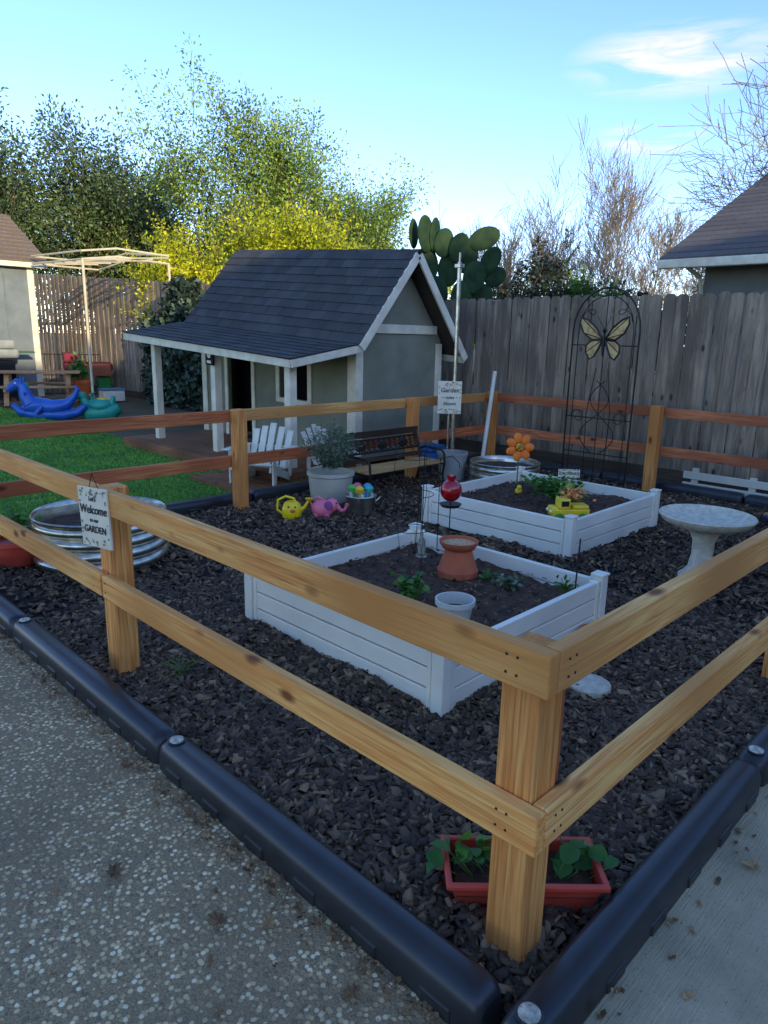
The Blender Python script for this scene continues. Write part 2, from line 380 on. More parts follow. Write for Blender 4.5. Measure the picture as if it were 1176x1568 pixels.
b.box(.0,2.35,4.745,4.787,H2-RH,H2); b.box(2.354,6.25,4.745,4.787,H2-RH,H2)
b.p('rail_back_tan',wx,.005); b.box(2.354,6.25,4.745,4.787,H1-RH,H1)
b.p('rails_far',ry,.005)
for z in (H1,H2):
    b.box(6.251,6.293,2.52,4.72,z-RH,z); b.box(6.251,6.293,0,2.515,z-RH,z-.004)
b.p('screws',iron)
for y in (.085,.115,2.3,2.42):
    for z in (H1,H2):
        for dz in (.03,.075): b.ball((-.001,y,z-dz),(.002,.004,.004),6,4)
for x in (.085,.115):
    for z in (H1,H2):
        for dz in (.03,.075): b.ball((x,-.001,z-dz),(.004,.002,.004),6,4)
b.done()
# ------------------------------------------------------------ tall fence
fm=wood('weathered_fence_z',2,(152,138,126),(128,116,107),(94,84,77),True,.9,.16,1)
b=B('wooden_privacy_fence'); b.p('boards',fm,.003)
def zt(y): return 2.14 if y<6 else 2.14+.065*(y-6)
y=-9.0; i=0
while y<24:
    t=zt(y)+rnd.uniform(-.015,.012); x=7.0+rnd.uniform(-.006,.006)+(.02 if i%2 else 0); wd=.145
    b.prism([(x,y,-.02),(x,y+wd,-.02),(x,y+wd,t-.035),(x,y+wd-.035,t),(x,y+.035,t),(x,y,t-.035)],(.016,0,0)); y+=wd+.003+rnd.uniform(0,.003); i+=1
b.p('rails',wood('weathered_fence_y',1,(120,112,108),(100,92,90),(80,72,70),False,.9),.003)
for z in (.4,1.7): b.box(7.045,7.09,-9,24,z,z+.09)
b.p('kickboard',wood('kickboard',1,(96,84,74),(80,70,62),(60,50,44),False,.9)); b.box(6.96,6.99,-9,24,-.02,.14)
b.done()
# ------------------------------------------------------------ raised planters
sbits=M('soil_bits',(140,112,84),(100,76,56),30)
def soilobj(b,x0,x1,y0,y1,z):
    nx=46; xs=np.linspace(x0,x1,nx); ys=np.linspace(y0,y1,nx); X,Y=np.meshgrid(xs,ys); g=np.random.default_rng(int(x0*100))
    Z=z+.015*np.sin(X*9)*np.sin(Y*8)+g.normal(0,.006,X.shape); v=np.stack([X,Y,Z],-1).reshape(-1,3)
    i=np.arange(nx*nx).reshape(nx,nx); f=np.stack([i[:-1,:-1],i[:-1,1:],i[1:,1:],i[1:,:-1]],-1).reshape(-1,4)
    b.p('soil',soilm,0,True); b.raw(v,f)
    b.p('soil_clods',soilm)
    for k in range(420):
        a=rnd.uniform(.003,.014); x=rnd.uniform(x0,x1); y=rnd.uniform(y0,y1)
        b.ball((x,y,z+.01),(a,a*rnd.uniform(.5,1),a*.7),5,4)
    b.p('soil_bark_bits',sbits)
    for k in range(160):
        x=rnd.uniform(x0,x1); y=rnd.uniform(y0,y1); a=rnd.uniform(0,3.1); L=rnd.uniform(.006,.018)
        b.beam((x-L*math.cos(a),y-L*math.sin(a),z+.018),(x+L*math.cos(a),y+L*math.sin(a),z+.022),.006,.003)
def planter(name,x0,x1,y0,y1):
    b=B(name); t=.035; zt_=.292
    b.p('panels',vinyl,.005)
    for z0,z1 in ((.0,.093),(.1,.193),(.2,zt_)):
        b.box(x0+.02,x1-.02,y0+.015,y0+.015+t,z0,z1); b.box(x0+.02,x1-.02,y1-.015-t,y1-.015,z0,z1)
        b.box(x0+.015,x0+.015+t,y0+.052,y1-.052,z0,z1); b.box(x1-.015-t,x1-.015,y0+.052,y1-.052,z0,z1)
    b.p('corner_posts',vinyl,.006)
    for x,sx in ((x0,1),(x1,-1)):
        for y,sy in ((y0,1),(y1,-1)):
            a=sorted((x-.004*sx,x+.062*sx)); c=sorted((y-.004*sy,y+.062*sy)); b.box(a[0],a[1],c[0],c[1],0,.318)
            a2=sorted((x+.07*sx,x+.095*sx)); c2=sorted((y+.004*sy,y+.06*sy)); b.box(a2[0],a2[1],c2[0],c2[1],0,.3)
            a3=sorted((x+.004*sx,x+.06*sx)); c3=sorted((y+.07*sy,y+.095*sy)); b.box(a3[0],a3[1],c3[0],c3[1],0,.3)
    b.p('post_caps',vinyl,.005)
    for x,sx in ((x0,1),(x1,-1)):
        for y,sy in ((y0,1),(y1,-1)):
            a=sorted((x-.01*sx,x+.07*sx)); c=sorted((y-.01*sy,y+.07*sy)); b.box(a[0],a[1],c[0],c[1],.3185,.334)
    soilobj(b,x0+.05,x1-.05,y0+.05,y1-.05,.2); b.done()
planter('raised_garden_planter',.865,2.30,1.0,2.46)
planter('raised_garden_planter.001',3.30,4.80,1.80,3.28)
# ------------------------------------------------------------ plants
g_straw=leafmat('strawberry_leaf',(70,126,50),(48,98,40),(130,165,80),6,.25)
g_lav=leafmat('lavender_leaf',(96,118,84),(70,92,66),(150,150,170),6,.2)
stemm=M('stem',(80,110,50))
def plant(name,c,r,h,n,size,mat,up=.6,aspect=.7,seed=1,stems=14,rl=True):
    b=B(name); b.p('stems',stemm); g=np.random.default_rng(seed)
    P=[]
    for k in range(stems):
        a=g.uniform(0,6.28); rr_=r*g.uniform(.2,1); hh=h*g.uniform(.55,1)
        e=(c[0]+math.cos(a)*rr_,c[1]+math.sin(a)*rr_,c[2]+hh); mid=(c[0]+math.cos(a)*rr_*.35,c[1]+math.sin(a)*rr_*.35,c[2]+hh*.7)
        b.tube([c,mid,e],[.004,.003,.002],4)
        for q in range(max(1,n//stems)):
            t=g.uniform(.3,1); P.append([c[0]+math.cos(a)*rr_*t+g.normal(0,size*.4),c[1]+math.sin(a)*rr_*t+g.normal(0,size*.4),c[2]+hh*(.3+.7*t)+g.normal(0,size*.3)])
    if rl: v,f=roundleaf(np.array(P),size,aspect,seed,up)
    else: v,f=leafverts(np.array(P),size,aspect=aspect,seed=seed,up=up)
    b.p('leaves',mat,0,rl); b.raw(v,f); return b.done()
plant('strawberry_plant',(1.42,1.66,.2),.11,.14,110,.045,g_straw,.3,.9,3)
plant('strawberry_plant.001',(1.95,1.42,.2),.1,.08,80,.035,g_lav,.3,.8,4)
plant('seedling_plant',(2.1,1.15,.2),.07,.11,40,.035,g_straw,.6,.5,5,8)
plant('seedling_plant.001',(2.0,1.62,.2),.06,.04,30,.03,g_straw,.3,.8,15,8)
plant('vegetable_plant',(4.05,2.4,.2),.24,.24,240,.055,g_straw,.4,.8,6,26)
plant('vegetable_plant.001',(3.85,2.15,.2),.13,.28,130,.05,leafmat('yellowgreen_leaf',(130,156,76),(96,136,64),(206,204,124),6,.3),.6,.6,7,16)
plant('vegetable_plant.002',(4.5,2.8,.2),.12,.14,60,.045,g_straw,.4,.8,8,10)
plant('vegetable_plant.003',(4.3,2.75,.2),.14,.18,110,.045,leafmat('tall_green',(86,130,60),(60,104,48),(140,160,90),6,.3),.5,.6,18,14)
wm=leafmat('weed',(122,124,70),(92,102,56),None,6,.3)
plant('weed_grass',(.25,2.1,0),.14,.08,60,.04,wm,1.0,.08,9,10,False)
plant('weed_grass.001',(.28,2.75,0),.14,.1,60,.04,wm,1.0,.08,10,10,False)
b=B('potted_lavender'); pc=(3.22,4.42,0)
b.p('pot',M('grey_pot',(186,186,182),(168,168,166),4,.6,.1,50),0,True); b.lathe([(.0,.0),(.17,.0),(.2,.05),(.22,.26),(.235,.27),(.235,.3),(.21,.3),(.2,.25),(.0,.25)],pc,36)
b.p('foliage',g_lav); g=np.random.default_rng(5); P=[]
for k in range(260):
    a=g.uniform(0,6.28); t=g.uniform(0,1)**.5; e=np.array([math.cos(a)*.3*t,math.sin(a)*.3*t,.25+.36*(1-t*t*.6)*g.uniform(.8,1.1)])
    for q in range(16):
        s_=g.uniform(.2,1); P.append([pc[0]+e[0]*s_+g.normal(0,.012),pc[1]+e[1]*s_+g.normal(0,.012),.26+(e[2]-.1)*s_+g.normal(0,.01)])
v,f=leafverts(np.array(P),.042,aspect=.2,seed=8,up=.6); b.raw(v,f); b.done()
b=B('window_box_planter'); b.T=Matrix.Translation((.275,.195,0))@Matrix.Rotation(R(-45),4,'Z')
red=M('red_plastic',(196,76,62),(176,64,52),5,.5,.08,60)
def trough(b,L,Wd,h,t=.012):
    def ring(l,w_,z): return [(-l,-w_,z),(l,-w_,z),(l,w_,z),(-l,w_,z)]
    R_=[ring(L*.42,Wd*.36,0),ring(L*.48,Wd*.46,h-.018),ring(L*.5+.006,Wd*.5+.006,h-.018),ring(L*.5+.006,Wd*.5+.006,h),ring(L*.5-.012,Wd*.5-.012,h),ring(L*.46,Wd*.44,h-.045)]
    vs=[q for r in R_ for q in r]; fs=[]
    for i in range(len(R_)-1):
        for k in range(4): fs.append((i*4+k,i*4+(k+1)%4,(i+1)*4+(k+1)%4,(i+1)*4+k))
    fs.append((3,2,1,0)); b.add(vs,fs)
b.p('trough',red,.005); trough(b,.45,.2,.115)
b.p('soil',soilm); b.box(-.2,.2,-.085,.085,.06,.075)
b.T=Matrix.Identity(4)
b.p('leaves',g_straw,0,True)
P=[];g=np.random.default_rng(12)
for cc in ((.14,.34),(.2,.29),(.38,.1),(.43,.06),(.32,.2)):
    for k in range(9): P.append([cc[0]+g.normal(0,.026),cc[1]+g.normal(0,.026),.085+g.uniform(0,.06)])
v,f=roundleaf(np.array(P),.062,.85,9,.6); b.raw(v,f)
b.p('stems',stemm)
for q in P: b.tube([(q[0]*.8+.06,q[1]*.8+.04,.07),tuple(q)],[.003,.002],4)
b.done()
b=B('red_flower_pot'); b.p('pot',red,0,True); b.lathe([(0,0),(.13,0),(.17,.15),(.19,.15),(.19,.18),(.165,.18),(.16,.14),(0,.14)],(.3,4.42,0),28)
b.p('plant',g_straw,0,True); P=np.array([[.3+rnd.gauss(0,.07),4.42+rnd.gauss(0,.07),.2+rnd.uniform(0,.12)] for _ in range(70)]); v,f=roundleaf(P,.06,.7,3,.6); b.raw(v,f); b.done()
# ------------------------------------------------------------ tubs
def tub(name,c,r,h,ribs,soilz,ry=1):
    b=B(name); b.p('shell',galv,0,True); prof=[(0,.0),(r*.97,0)]
    n=ribs*10
    for i in range(n+1):
        t=i/n; prof.append((r-.014+.03*abs(math.sin(math.pi*ribs*t))**.8*(1 if i%10 else 0),.005+t*(h-.02)))
    prof+=[(r+.012,h-.012),(r+.016,h),(r+.008,h+.008),(r-.005,h),(r-.015,h-.03),(r-.02,soilz-.02)]
    b.lathe(prof,c,64,1,ry)
    b.p('soil',soilm,0,True); b.lathe([(r-.012,soilz),(r*.5,soilz+.015),(0,soilz+.01)],c,40,1,ry); return b
b=tub('galvanized_planter_tub',(.78,4.12,0),.44,.35,4,.25); b.done()
b=tub('galvanized_planter_tub.001',(5.25,3.78,0),.38,.26,3,.2); b.done()
b=B('bird_bath'); c=(3.60,.96,0); b.p('stone',conc,0,True)
b.lathe([(0,0),(.14,0),(.145,.025),(.115,.05),(.085,.09),(.07,.18),(.072,.28),(.1,.34),(.12,.36)],c,32)
b.lathe([(.1,.35),(.2,.38),(.28,.415),(.305,.445),(.312,.46),(.305,.468),(.29,.462),(.27,.44),(.18,.415),(.0,.4)],c,56); b.done()
b=B('terracotta_bird_feeder'); c=(1.98,1.82,.19); b.p('pot',terra,0,True)
b.lathe([(0,0),(.125,0),(.125,.035),(.118,.04),(.08,.165)],c,32); b.lathe([(.075,.165),(.1,.17),(.118,.2),(.12,.215),(.112,.215),(.105,.19),(0,.185)],c,32)
b.p('seed',M('bird_seed',(206,176,146),(170,136,106),60,.9,1,90),0,True); b.lathe([(.108,.196),(.06,.206),(0,.208)],c,24); b.done()
b=B('white_plant_pot'); c=(1.36,1.34,.2); b.p('pot',M('grey_white_pot',(194,198,204),(180,185,192),4,.5),0,True)
b.lathe([(0,0),(.075,0),(.092,.1),(.102,.1),(.102,.125),(.092,.125),(.085,.06),(.0,.06)],c,32); b.p('soil',soilm); b.lathe([(.085,.065),(0,.07)],c,20); b.done()
b=B('stepping_stone'); b.p('stone',conc,0,True); b.lathe([(.1,.0),(.1,.028),(.09,.035),(.0,.035)],(1.56,.68,.012),28); b.done()
b=B('terracotta_saucer'); b.p('saucer',terra,0,True); b.lathe([(0,0),(.07,0),(.09,.05),(.1,.05),(.1,.07),(.085,.07),(.075,.03),(0,.025)],(2.05,.9,.02),24); b.done()
# ------------------------------------------------------------ signs
signw=M('sign_board',(226,220,210),(208,202,192),8,.7,.1,40); ink=M('sign_ink',(50,52,56)); inkf=M('sign_flower',(150,130,110),(110,130,110),30)
def rotm(n,roll=0):
    n=Vector(n).normalized(); z=n; x=Vector((0,0,1)).cross(z).normalized(); y=z.cross(x)
    return Matrix((x,y,z)).transposed()@Matrix.Rotation(roll,3,'Z')
def sign(name,c,n,w_,h_,lines,roll=0,extra=None,mat=signw):
    b=B(name); Rm=rotm(n,roll); T=Rm.to_4x4(); T.translation=Vector(c); b.T=T
    b.p('board',mat,.002); b.box(-w_/2,w_/2,-h_/2,h_/2,-.006,.004)
    b.p('border',inkf)
    for k in range(46):
        s_=rnd.choice([-1,1]); x=rnd.uniform(-w_*.46,w_*.46); y=s_*h_*rnd.uniform(.36,.47) if rnd.random()<.7 else rnd.uniform(-h_*.46,h_*.46)
        if abs(y)<h_*.34: x=s_*w_*.44
        a=rnd.uniform(.004,.01)*w_/.2; q=rnd.uniform(0,3); zz=.0045+k*.00002
        b.add([(x+a*math.cos(q+t),y+a*math.sin(q+t)*.7,zz) for t in (0,1.2,2.4,3.6,4.8)],[(0,1,2,3,4)])
    b.T=Matrix.Identity(4)
    if extra: extra(b)
    r=b.done()
    for s_,dy,sz in lines:
        text(r,s_,Vector(c)+Rm@Vector((0,dy,.0065)),Rm,sz,ink,r.location)
    return r
def ex(b):
    b.p('hanger',iron); b.tube([(-.012,2.24,.9),(-.02,2.3,.99),(-.012,2.36,.91)],.002,4)
sign('welcome_garden_sign',(-.02,2.30,.79),(-1,-.12,0),.235,.27,[("Let's",.085,.03),('Welcome',.035,.055),('to our',-.012,.026),('GARDEN',-.055,.044)],R(3),ex)
def ex2(b):
    b.p('pole',galv); b.tube([(5.1,4.5,0),(5.1,4.5,1.0)],.012,8)
sign('garden_rules_sign',(5.075,4.475,.93),(-.74,-.67,.05),.27,.37,[('Garden',.08,.07),('~ rules ~',0,.05),('bloom',-.07,.055)],0,ex2)
def ex3(b):
    b.p('stake',trim); b.tube([(4.62,2.62,.2),(4.62,2.62,.36)],.006,6)
sign('orchard_plant_label',(4.6,2.6,.38),(-.74,-.67,.1),.2,.08,[('ORCHARD',0,.038)],0,ex3)
b=B('metal_pole'); b.p('pole',galv,0,True); b.tube([(5.22,4.52,0),(5.23,4.54,2.42)],.024,12); b.tube([(5.23,4.54,2.42),(5.23,4.54,2.52)],.012,8)
b.p('bracket',galv,.003); b.box(5.19,5.27,4.5,4.58,2.36,2.40); b.done()
b=B('pvc_pipe'); b.p('pipe',white,0,True); b.tube([(5.85,4.55,0),(6.1,4.6,1.2)],.026,12); b.done()
b=B('red_globe_ornament'); b.p('stand',iron,0,True); x,y=2.28,2.14
b.tube([(x,y,.2),(x,y,.54)],.004,6); b.tube([(x-.05,y+.06,.2),(x-.05,y+.06,.83)],.003,5); b.tube([(x-.05,y+.06,.83),(x,y,.85),(x+.04,y-.03,.8),(x+.04,y-.03,.77)],.003,5)
b.lathe([(0,.5),(.06,.51),(.075,.53),(.072,.53),(0,.515)],(x,y,0),20)
b.p('globe',M('red_glass',(190,14,30),(140,6,20),12,.08,coat=.6),0,True); b.ball((x,y,.62),(.072,.072,.075),24,16); b.lathe([(.02,.69),(.03,.7),(.03,.72),(.0,.722)],(x,y,0),12); b.done()
b=B('wire_plant_cage'); b.p('wire',iron,0,True); x,y=2.08,2.3
for z,r_ in ((.84,.11),(.6,.14),(.36,.12)):
    b.tube([(x+r_*math.cos(t*math.pi/12),y+r_*math.sin(t*math.pi/12),z) for t in range(25)],.0025,4,False)
for a in (0,2.1,4.2): b.tube([(x+.11*math.cos(a),y+.11*math.sin(a),.95),(x+.14*math.cos(a),y+.14*math.sin(a),.6),(x+.07*math.cos(a),y+.07*math.sin(a),.18)],.0025,4)
b.done()
b=B('hanging_glass_feeder'); b.p('rod',iron); x,y=1.82,1.98; b.tube([(x,y,.2),(x,y,.95),(x+.03,y-.03,1.0),(x+.06,y-.06,.95)],.003,5)
b.p('bottle',M('glass_bottle',(190,196,196),rough=.1,trans=.7),0,True); b.lathe([(0,0),(.02,.0),(.024,.02),(.024,.08),(.01,.1),(.01,.13),(0,.13)],(x,y,.32),16); b.lathe([(0,0),(.035,.0),(.037,.012),(0,.012)],(x,y,.3),16); b.done()
b=B('garden_stake'); b.p('stake',iron); b.tube([(2.2,1.14,.2),(2.21,1.14,.52)],.005,6); b.done()
b=B('orange_flower_pinwheel'); c=Vector((4.5,3.1,.58)); n=Vector((-.75,-.65,.12)); T=rotm(n).to_4x4(); T.translation=c
b.p('stem',M('green_stem',(60,120,50)),0,True); b.tube([(4.52,3.12,.2),(4.51,3.11,.58)],.007,6)
b.T=T; b.p('petals',M('orange_petal',(240,128,22),(225,100,10),10,.5),0,True)
for k in range(7):
    a=2*math.pi*k/7
    b.T=T@Matrix.Rotation(a,4,'Z'); b.ball((.09,0,0),(.052,.042,.014),12,8)
b.T=T; b.p('centre',M('yellow_centre',(240,180,40),(90,50,20),40,.5),0,True); b.ball((0,0,.012),(.04,.04,.02),14,8); b.done()
def toy(name,c,ang,s,c1,c2,c3):
    b=B(name); b.T=Matrix.Translation(c)@Matrix.Rotation(ang,4,'Z')@Matrix.Scale(s,4)
    b.p('body',M(name+'_body',c1,rough=.4),.01); b.box(-1,1,-.45,.45,.3,.75); b.box(-.95,-.1,-.42,.42,.75,.95)
    b.p('cab',M(name+'_cab',c2,rough=.4),.012); b.box(.05,.65,-.4,.4,.75,1.3); b.box(.66,1.05,-.38,.38,.45,.85)
    b.p('window',dark); b.box(.15,.55,-.415,.415,.9,1.18)
    b.p('wheels',M(name+'_wheel',c3,rough=.6),.004)
    for x in (-.6,.65):
        for y in (-.48,.48): b.tube([(x,y-.1,.28),(x,y+.1,.28)],.28,16)
    b.p('lights',M(name+'_light',(240,235,210)))
    for y in (-.25,.25): b.ball((1.06,y,.62),.1,10,6)
    b.T=Matrix.Identity(4); return b
b=toy('toy_truck',(3.62,2.02,.2),R(140),.15,(226,196,40),(230,206,60),(60,140,70))
b.p('flowers',leafmat('toy_flowers',(220,110,60),(230,170,90),(200,60,60),30,.1)); P=np.array([[3.66+rnd.gauss(0,.06),2.0+rnd.gauss(0,.05),.38+rnd.uniform(0,.07)] for _ in range(60)]); v,f=roundleaf(P,.03,.9,4); b.raw(v,f); b.done()
toy('toy_car',(5.6,1.05,.02),R(60),.11,(120,90,150),(200,170,60),(40,40,50)).done()
b=B('yellow_toy_duck'); b.p('duck',M('duck_yellow',(236,206,50)),0,True); b.ball((4.15,2.85,.235),(.04,.03,.03)); b.ball((4.13,2.83,.275),.022); b.p('beak',M('duck_beak',(230,120,40))); b.ball((4.11,2.81,.272),(.012,.012,.006),8,6); b.done()
def place(x,y,a,s=1,z=0): return Matrix.Translation((x,y,z))@Matrix.Rotation(a,4,'Z')@Matrix.Scale(s,4)
b=B('yellow_watering_can'); b.T=place(2.5,4.12,R(-47),.88)
yel=M('yellow_plastic',(240,212,26),(230,196,18),6,.4)
b.p('body',yel,0,True); b.lathe([(0,0),(.085,0),(.1,.03),(.1,.11),(.08,.16),(.05,.18),(.045,.17),(0,.165)],(0,0,0),28)
b.tube([(.06,0,.08),(.13,0,.12),(.17,0,.19)],[.03,.018,.014],12); b.lathe([(.012,.0),(.04,.03),(.0,.032)],(.172,0,.185),14)
b.tube([(-.08,0,.04),(-.15,0,.09),(-.14,0,.19),(-.06,0,.23),(.02,0,.21),(.04,0,.16)],.013,10)
b.p('face',M('toy_orange',(226,120,40))); b.ball((.02,-.095,.1),(.03,.012,.02),10,6); b.p('eyes',dark)
for x in (-.02,.05): b.ball((x,-.09,.14),.009,8,6)
b.done()
b=B('pink_elephant_watering_can'); b.T=place(2.72,3.96,R(-47),.86); pk=M('pink_plastic',(232,124,158),(222,108,146),6,.45)
b.p('body',pk,0,True); b.ball((0,0,.1),(.12,.09,.095)); b.ball((.1,0,.14),(.07,.065,.07)); b.tube([(.15,0,.13),(.2,0,.08),(.24,0,.1),(.26,0,.16)],[.03,.022,.016,.02],12)
for x in (-.06,.05):
    for y in (-.045,.045): b.tube([(x,y,.0),(x,y,.06)],[.032,.028],12)
b.tube([(-.1,0,.1),(-.13,0,.18),(-.05,0,.23),(.03,0,.18)],.012,10)
b.p('ears',M('purple_plastic',(150,80,150)),0,True); b.ball((.07,-.075,.15),(.045,.012,.05)); b.ball((.07,.075,.15),(.045,.012,.05)); b.p('eyes',dark); b.ball((.15,-.04,.17),.009,8,6); b.ball((.15,.04,.17),.009,8,6); b.done()
b=B('galvanized_bucket'); b.T=place(3.12,3.88,0,1.15); b.p('bucket',galv,0,True); b.lathe([(0,0),(.1,0),(.11,.06),(.113,.065),(.125,.14),(.13,.145),(.127,.15),(.12,.145),(.1,.03),(0,.03)],(0,0,0),32)
b.tube([(.125*math.cos(t),.125*math.sin(t)*.3-.1,.14-.07*math.sin(t)) for t in np.linspace(0,math.pi,12)],.004,5)
for i,(cn,cc) in enumerate((('toy_blue',(70,150,210)),('toy_pink',(220,90,150)),('toy_green',(90,190,90)),('toy_yellow',(235,200,50)),('toy_teal',(60,180,180)))):
    a=i*1.26; b.p(cn,M(cn,cc,rough=.5),0,True); x,y=.06*math.cos(a),.06*math.sin(a)
    b.tube([(x*.5,y*.5,.05),(x*1.2,y*1.2,.19)],.01,8); b.lathe([(0,0),(.03,.01),(.038,.04),(.02,.06),(0,.065)],(x*1.2,y*1.2,.17),10)
b.done()
BT=Matrix.Translation((4.08,4.36,0))
b=B('garden_bench'); b.T=BT; bl=1.2
sw=wood('bench_slat',0,(196,160,112),(170,132,90),(126,94,62),False)
b.p('slats',sw,.004)
for i in range(5): b.box(-bl/2,bl/2,-.2+i*.075,-.2+i*.075+.058,.262,.28)
b.p('iron_frame',iron,.003)
for s_ in (-1,1):
    x=s_*(bl/2-.03)
    b.tube([(x,-.2,0),(x,-.18,.14),(x,-.2,.26),(x,-.19,.36),(x,-.15,.4),(x,.08,.41),(x,.17,.38)],.014,8)
    b.tube([(x,.22,0),(x,.17,.14),(x,.16,.27),(x,.2,.45),(x,.25,.61)],.015,8); b.tube([(x,-.2,.25),(x,.16,.25)],.013,8); b.tube([(x,-.18,.12),(x,0,.19),(x,.18,.12)],.009,6)
b.p('back_panel',iron,.003)
b.beam((-bl/2+.03,.19,.4),(bl/2-.03,.19,.4),.02,.02); b.beam((-bl/2+.03,.225,.53),(bl/2-.03,.225,.53),.02,.02)
n=14
for i in range(n):
    x=-bl/2+.07+i*(bl-.14)/(n-1)
    b.tube([(x-.03,.195,.41),(x+.02,.205,.45),(x-.02,.215,.49),(x+.03,.222,.53)],.008,5); b.tube([(x+.03,.195,.41),(x-.02,.205,.45),(x+.02,.215,.49),(x-.03,.222,.53)],.008,5)
for i in range(3):
    x=(i-1)*.32; b.ball((x,.2,.465),(.08,.012,.05),12,8)
b.p('top_slat',wood('bench_dark',0,(74,56,44),(58,44,36),(44,34,28),False),.004); b.beam((-bl/2,.245,.585),(bl/2,.245,.585),.02,.07); b.beam((-bl/2,.165,.33),(bl/2,.165,.33),.02,.05); b.done()
def adir(name,x,y,a,s=1):
    b=B(name); b.T=place(x,y,a,s); b.p('slats',white,.005)
    for i in range(5):
        xx=-.2+i*.1; h_=.62+.08*(1-abs(i-2)/2); b.beam((xx,.1,.2),(xx*1.1,.32,h_),.08,.018,(0,1,.3))
    for i in range(5): b.beam((-.26,-.28+i*.085,.3-i*.022),(.26,-.28+i*.085,.3-i*.022),.075,.018)
    b.p('arms',white,.006)
    for s_ in (-1,1):
        b.box(s_*.3-.05,s_*.3+.05,-.34,.24,.44,.458); b.box(s_*.27-.012,s_*.27+.012,-.3,-.22,0,.44); b.beam((s_*.24,-.3,.26),(s_*.24,.34,.04),.025,.09); b.box(s_*.27-.012,s_*.27+.012,.14,.2,.1,.44)
    b.beam((-.27,.24,.42),(.27,.24,.42),.02,.06); b.done()
adir('adirondack_chair',3.15,5.45,R(-62),.92)
adir('adirondack_chair.001',4.0,5.3,R(10),.85)
b=B('white_bucket'); b.p('bucket',M('bucket_grey',(150,155,162),rough=.5),0,True); b.lathe([(0,0),(.14,0),(.17,.3),(.18,.3),(.18,.33),(.16,.33),(.15,.1),(0,.1)],(4.98,4.32,0),24); b.done()
b=B('folded_blue_tarp'); b.p('tarp',M('blue_tarp',(30,110,190),(20,84,160),8,.5,.5,20),.02); b.box(5.3,5.75,4.9,5.2,0,.1); b.box(5.34,5.7,4.95,5.19,.101,.2); b.box(5.32,5.6,4.93,5.15,.201,.28); b.done()
b=B('butterfly_trellis'); b.p('frame',iron,0,True); X0=6.08; ya,yb=2.75,3.54; yc=(ya+yb)/2; hw=(yb-ya)/2
def arch(inset,top):
    pts=[(X0,yc-hw+inset,0)]+[(X0,yc-hw+inset,1.7)]
    for t in np.linspace(math.pi,0,15)[1:-1]: pts.append((X0,yc+(hw-inset)*math.cos(t),1.7+(top-1.7)*math.sin(t)))
    return pts+[(X0,yc+hw-inset,1.7),(X0,yc+hw-inset,0)]
b.tube(arch(0,2.16),.011,6); b.tube(arch(.07,2.08),.006,6)
for z in (.35,1.55,.75): b.tube([(X0,ya,z),(X0,yb,z)],.007,6)
for k in (-.12,.12): b.tube([(X0,yc+k,0),(X0,yc+k*1.2,.8),(X0,yc+k*.6,1.3)],.006,6)
b.tube([(X0,yc,0),(X0,yc,2.15)],.006,6)
for s_ in (-1,1):
    b.tube([(X0,yc+s_*(.05+.16*math.sin(t)*1),.35+t*.13) for t in np.linspace(0,6.28,20)],.006,5)
    b.tube([(X0,yc+s_*(.2+.1*math.cos(t)*(1-t/9)),1.8+.1*math.sin(t)*(1-t/9)+.03*t) for t in np.linspace(0,6.5,18)],.005,5)
    b.tube([(X0,yc+s_*(.25+.09*math.cos(t)*(1-t/9)),.75+.09*math.sin(t)*(1-t/9)) for t in np.linspace(0,6.5,18)],.005,5)
b.p('wings',M('butterfly_wing',(206,182,128),(160,128,84),14,.5,.2,40),.0)
b.p('wing_edges',iron,0,True)
for s_ in (-1,1):
    up=[(.02,0),(.1,.12),(.2,.2),(.28,.23),(.29,.16),(.24,.06),(.14,-.01)]; lo=[(.02,-.01),(.14,-.02),(.2,-.07),(.2,-.15),(.15,-.22),(.1,-.19),(.05,-.1)]
    for w_ in (up,lo):
        pts=[(X0-.02-.12*u*.6,yc+s_*u,1.62+q) for u,q in w_]
        b.p('wings',None); b.prism(pts,(.004,0,0)); b.p('wing_edges',None); b.tube([Vector(q) for q in pts+[pts[0]]],.011,5)
        for q in pts[1::2]: b.tube([pts[0],q],.005,4)
b.ball((X0-.02,yc,1.56),(.018,.018,.13),10,8); b.ball((X0-.02,yc,1.71),.025,10,8)
for s_ in (-1,1): b.tube([(X0-.02,yc,1.72),(X0-.04,yc+s_*.05,1.8),(X0-.04,yc+s_*.08,1.86)],.003,4)
b.done()
b=B('white_wooden_pallet'); b.p('boards',white,.005)
b.box(6.55,6.58,1.0,2.3,.02,.1); b.box(6.55,6.58,1.0,2.3,.14,.22); b.box(6.585,6.62,1.05,1.12,0,.24); b.box(6.585,6.62,2.15,2.22,0,.26); b.box(6.585,6.62,1.55,1.62,0,.24); b.done()
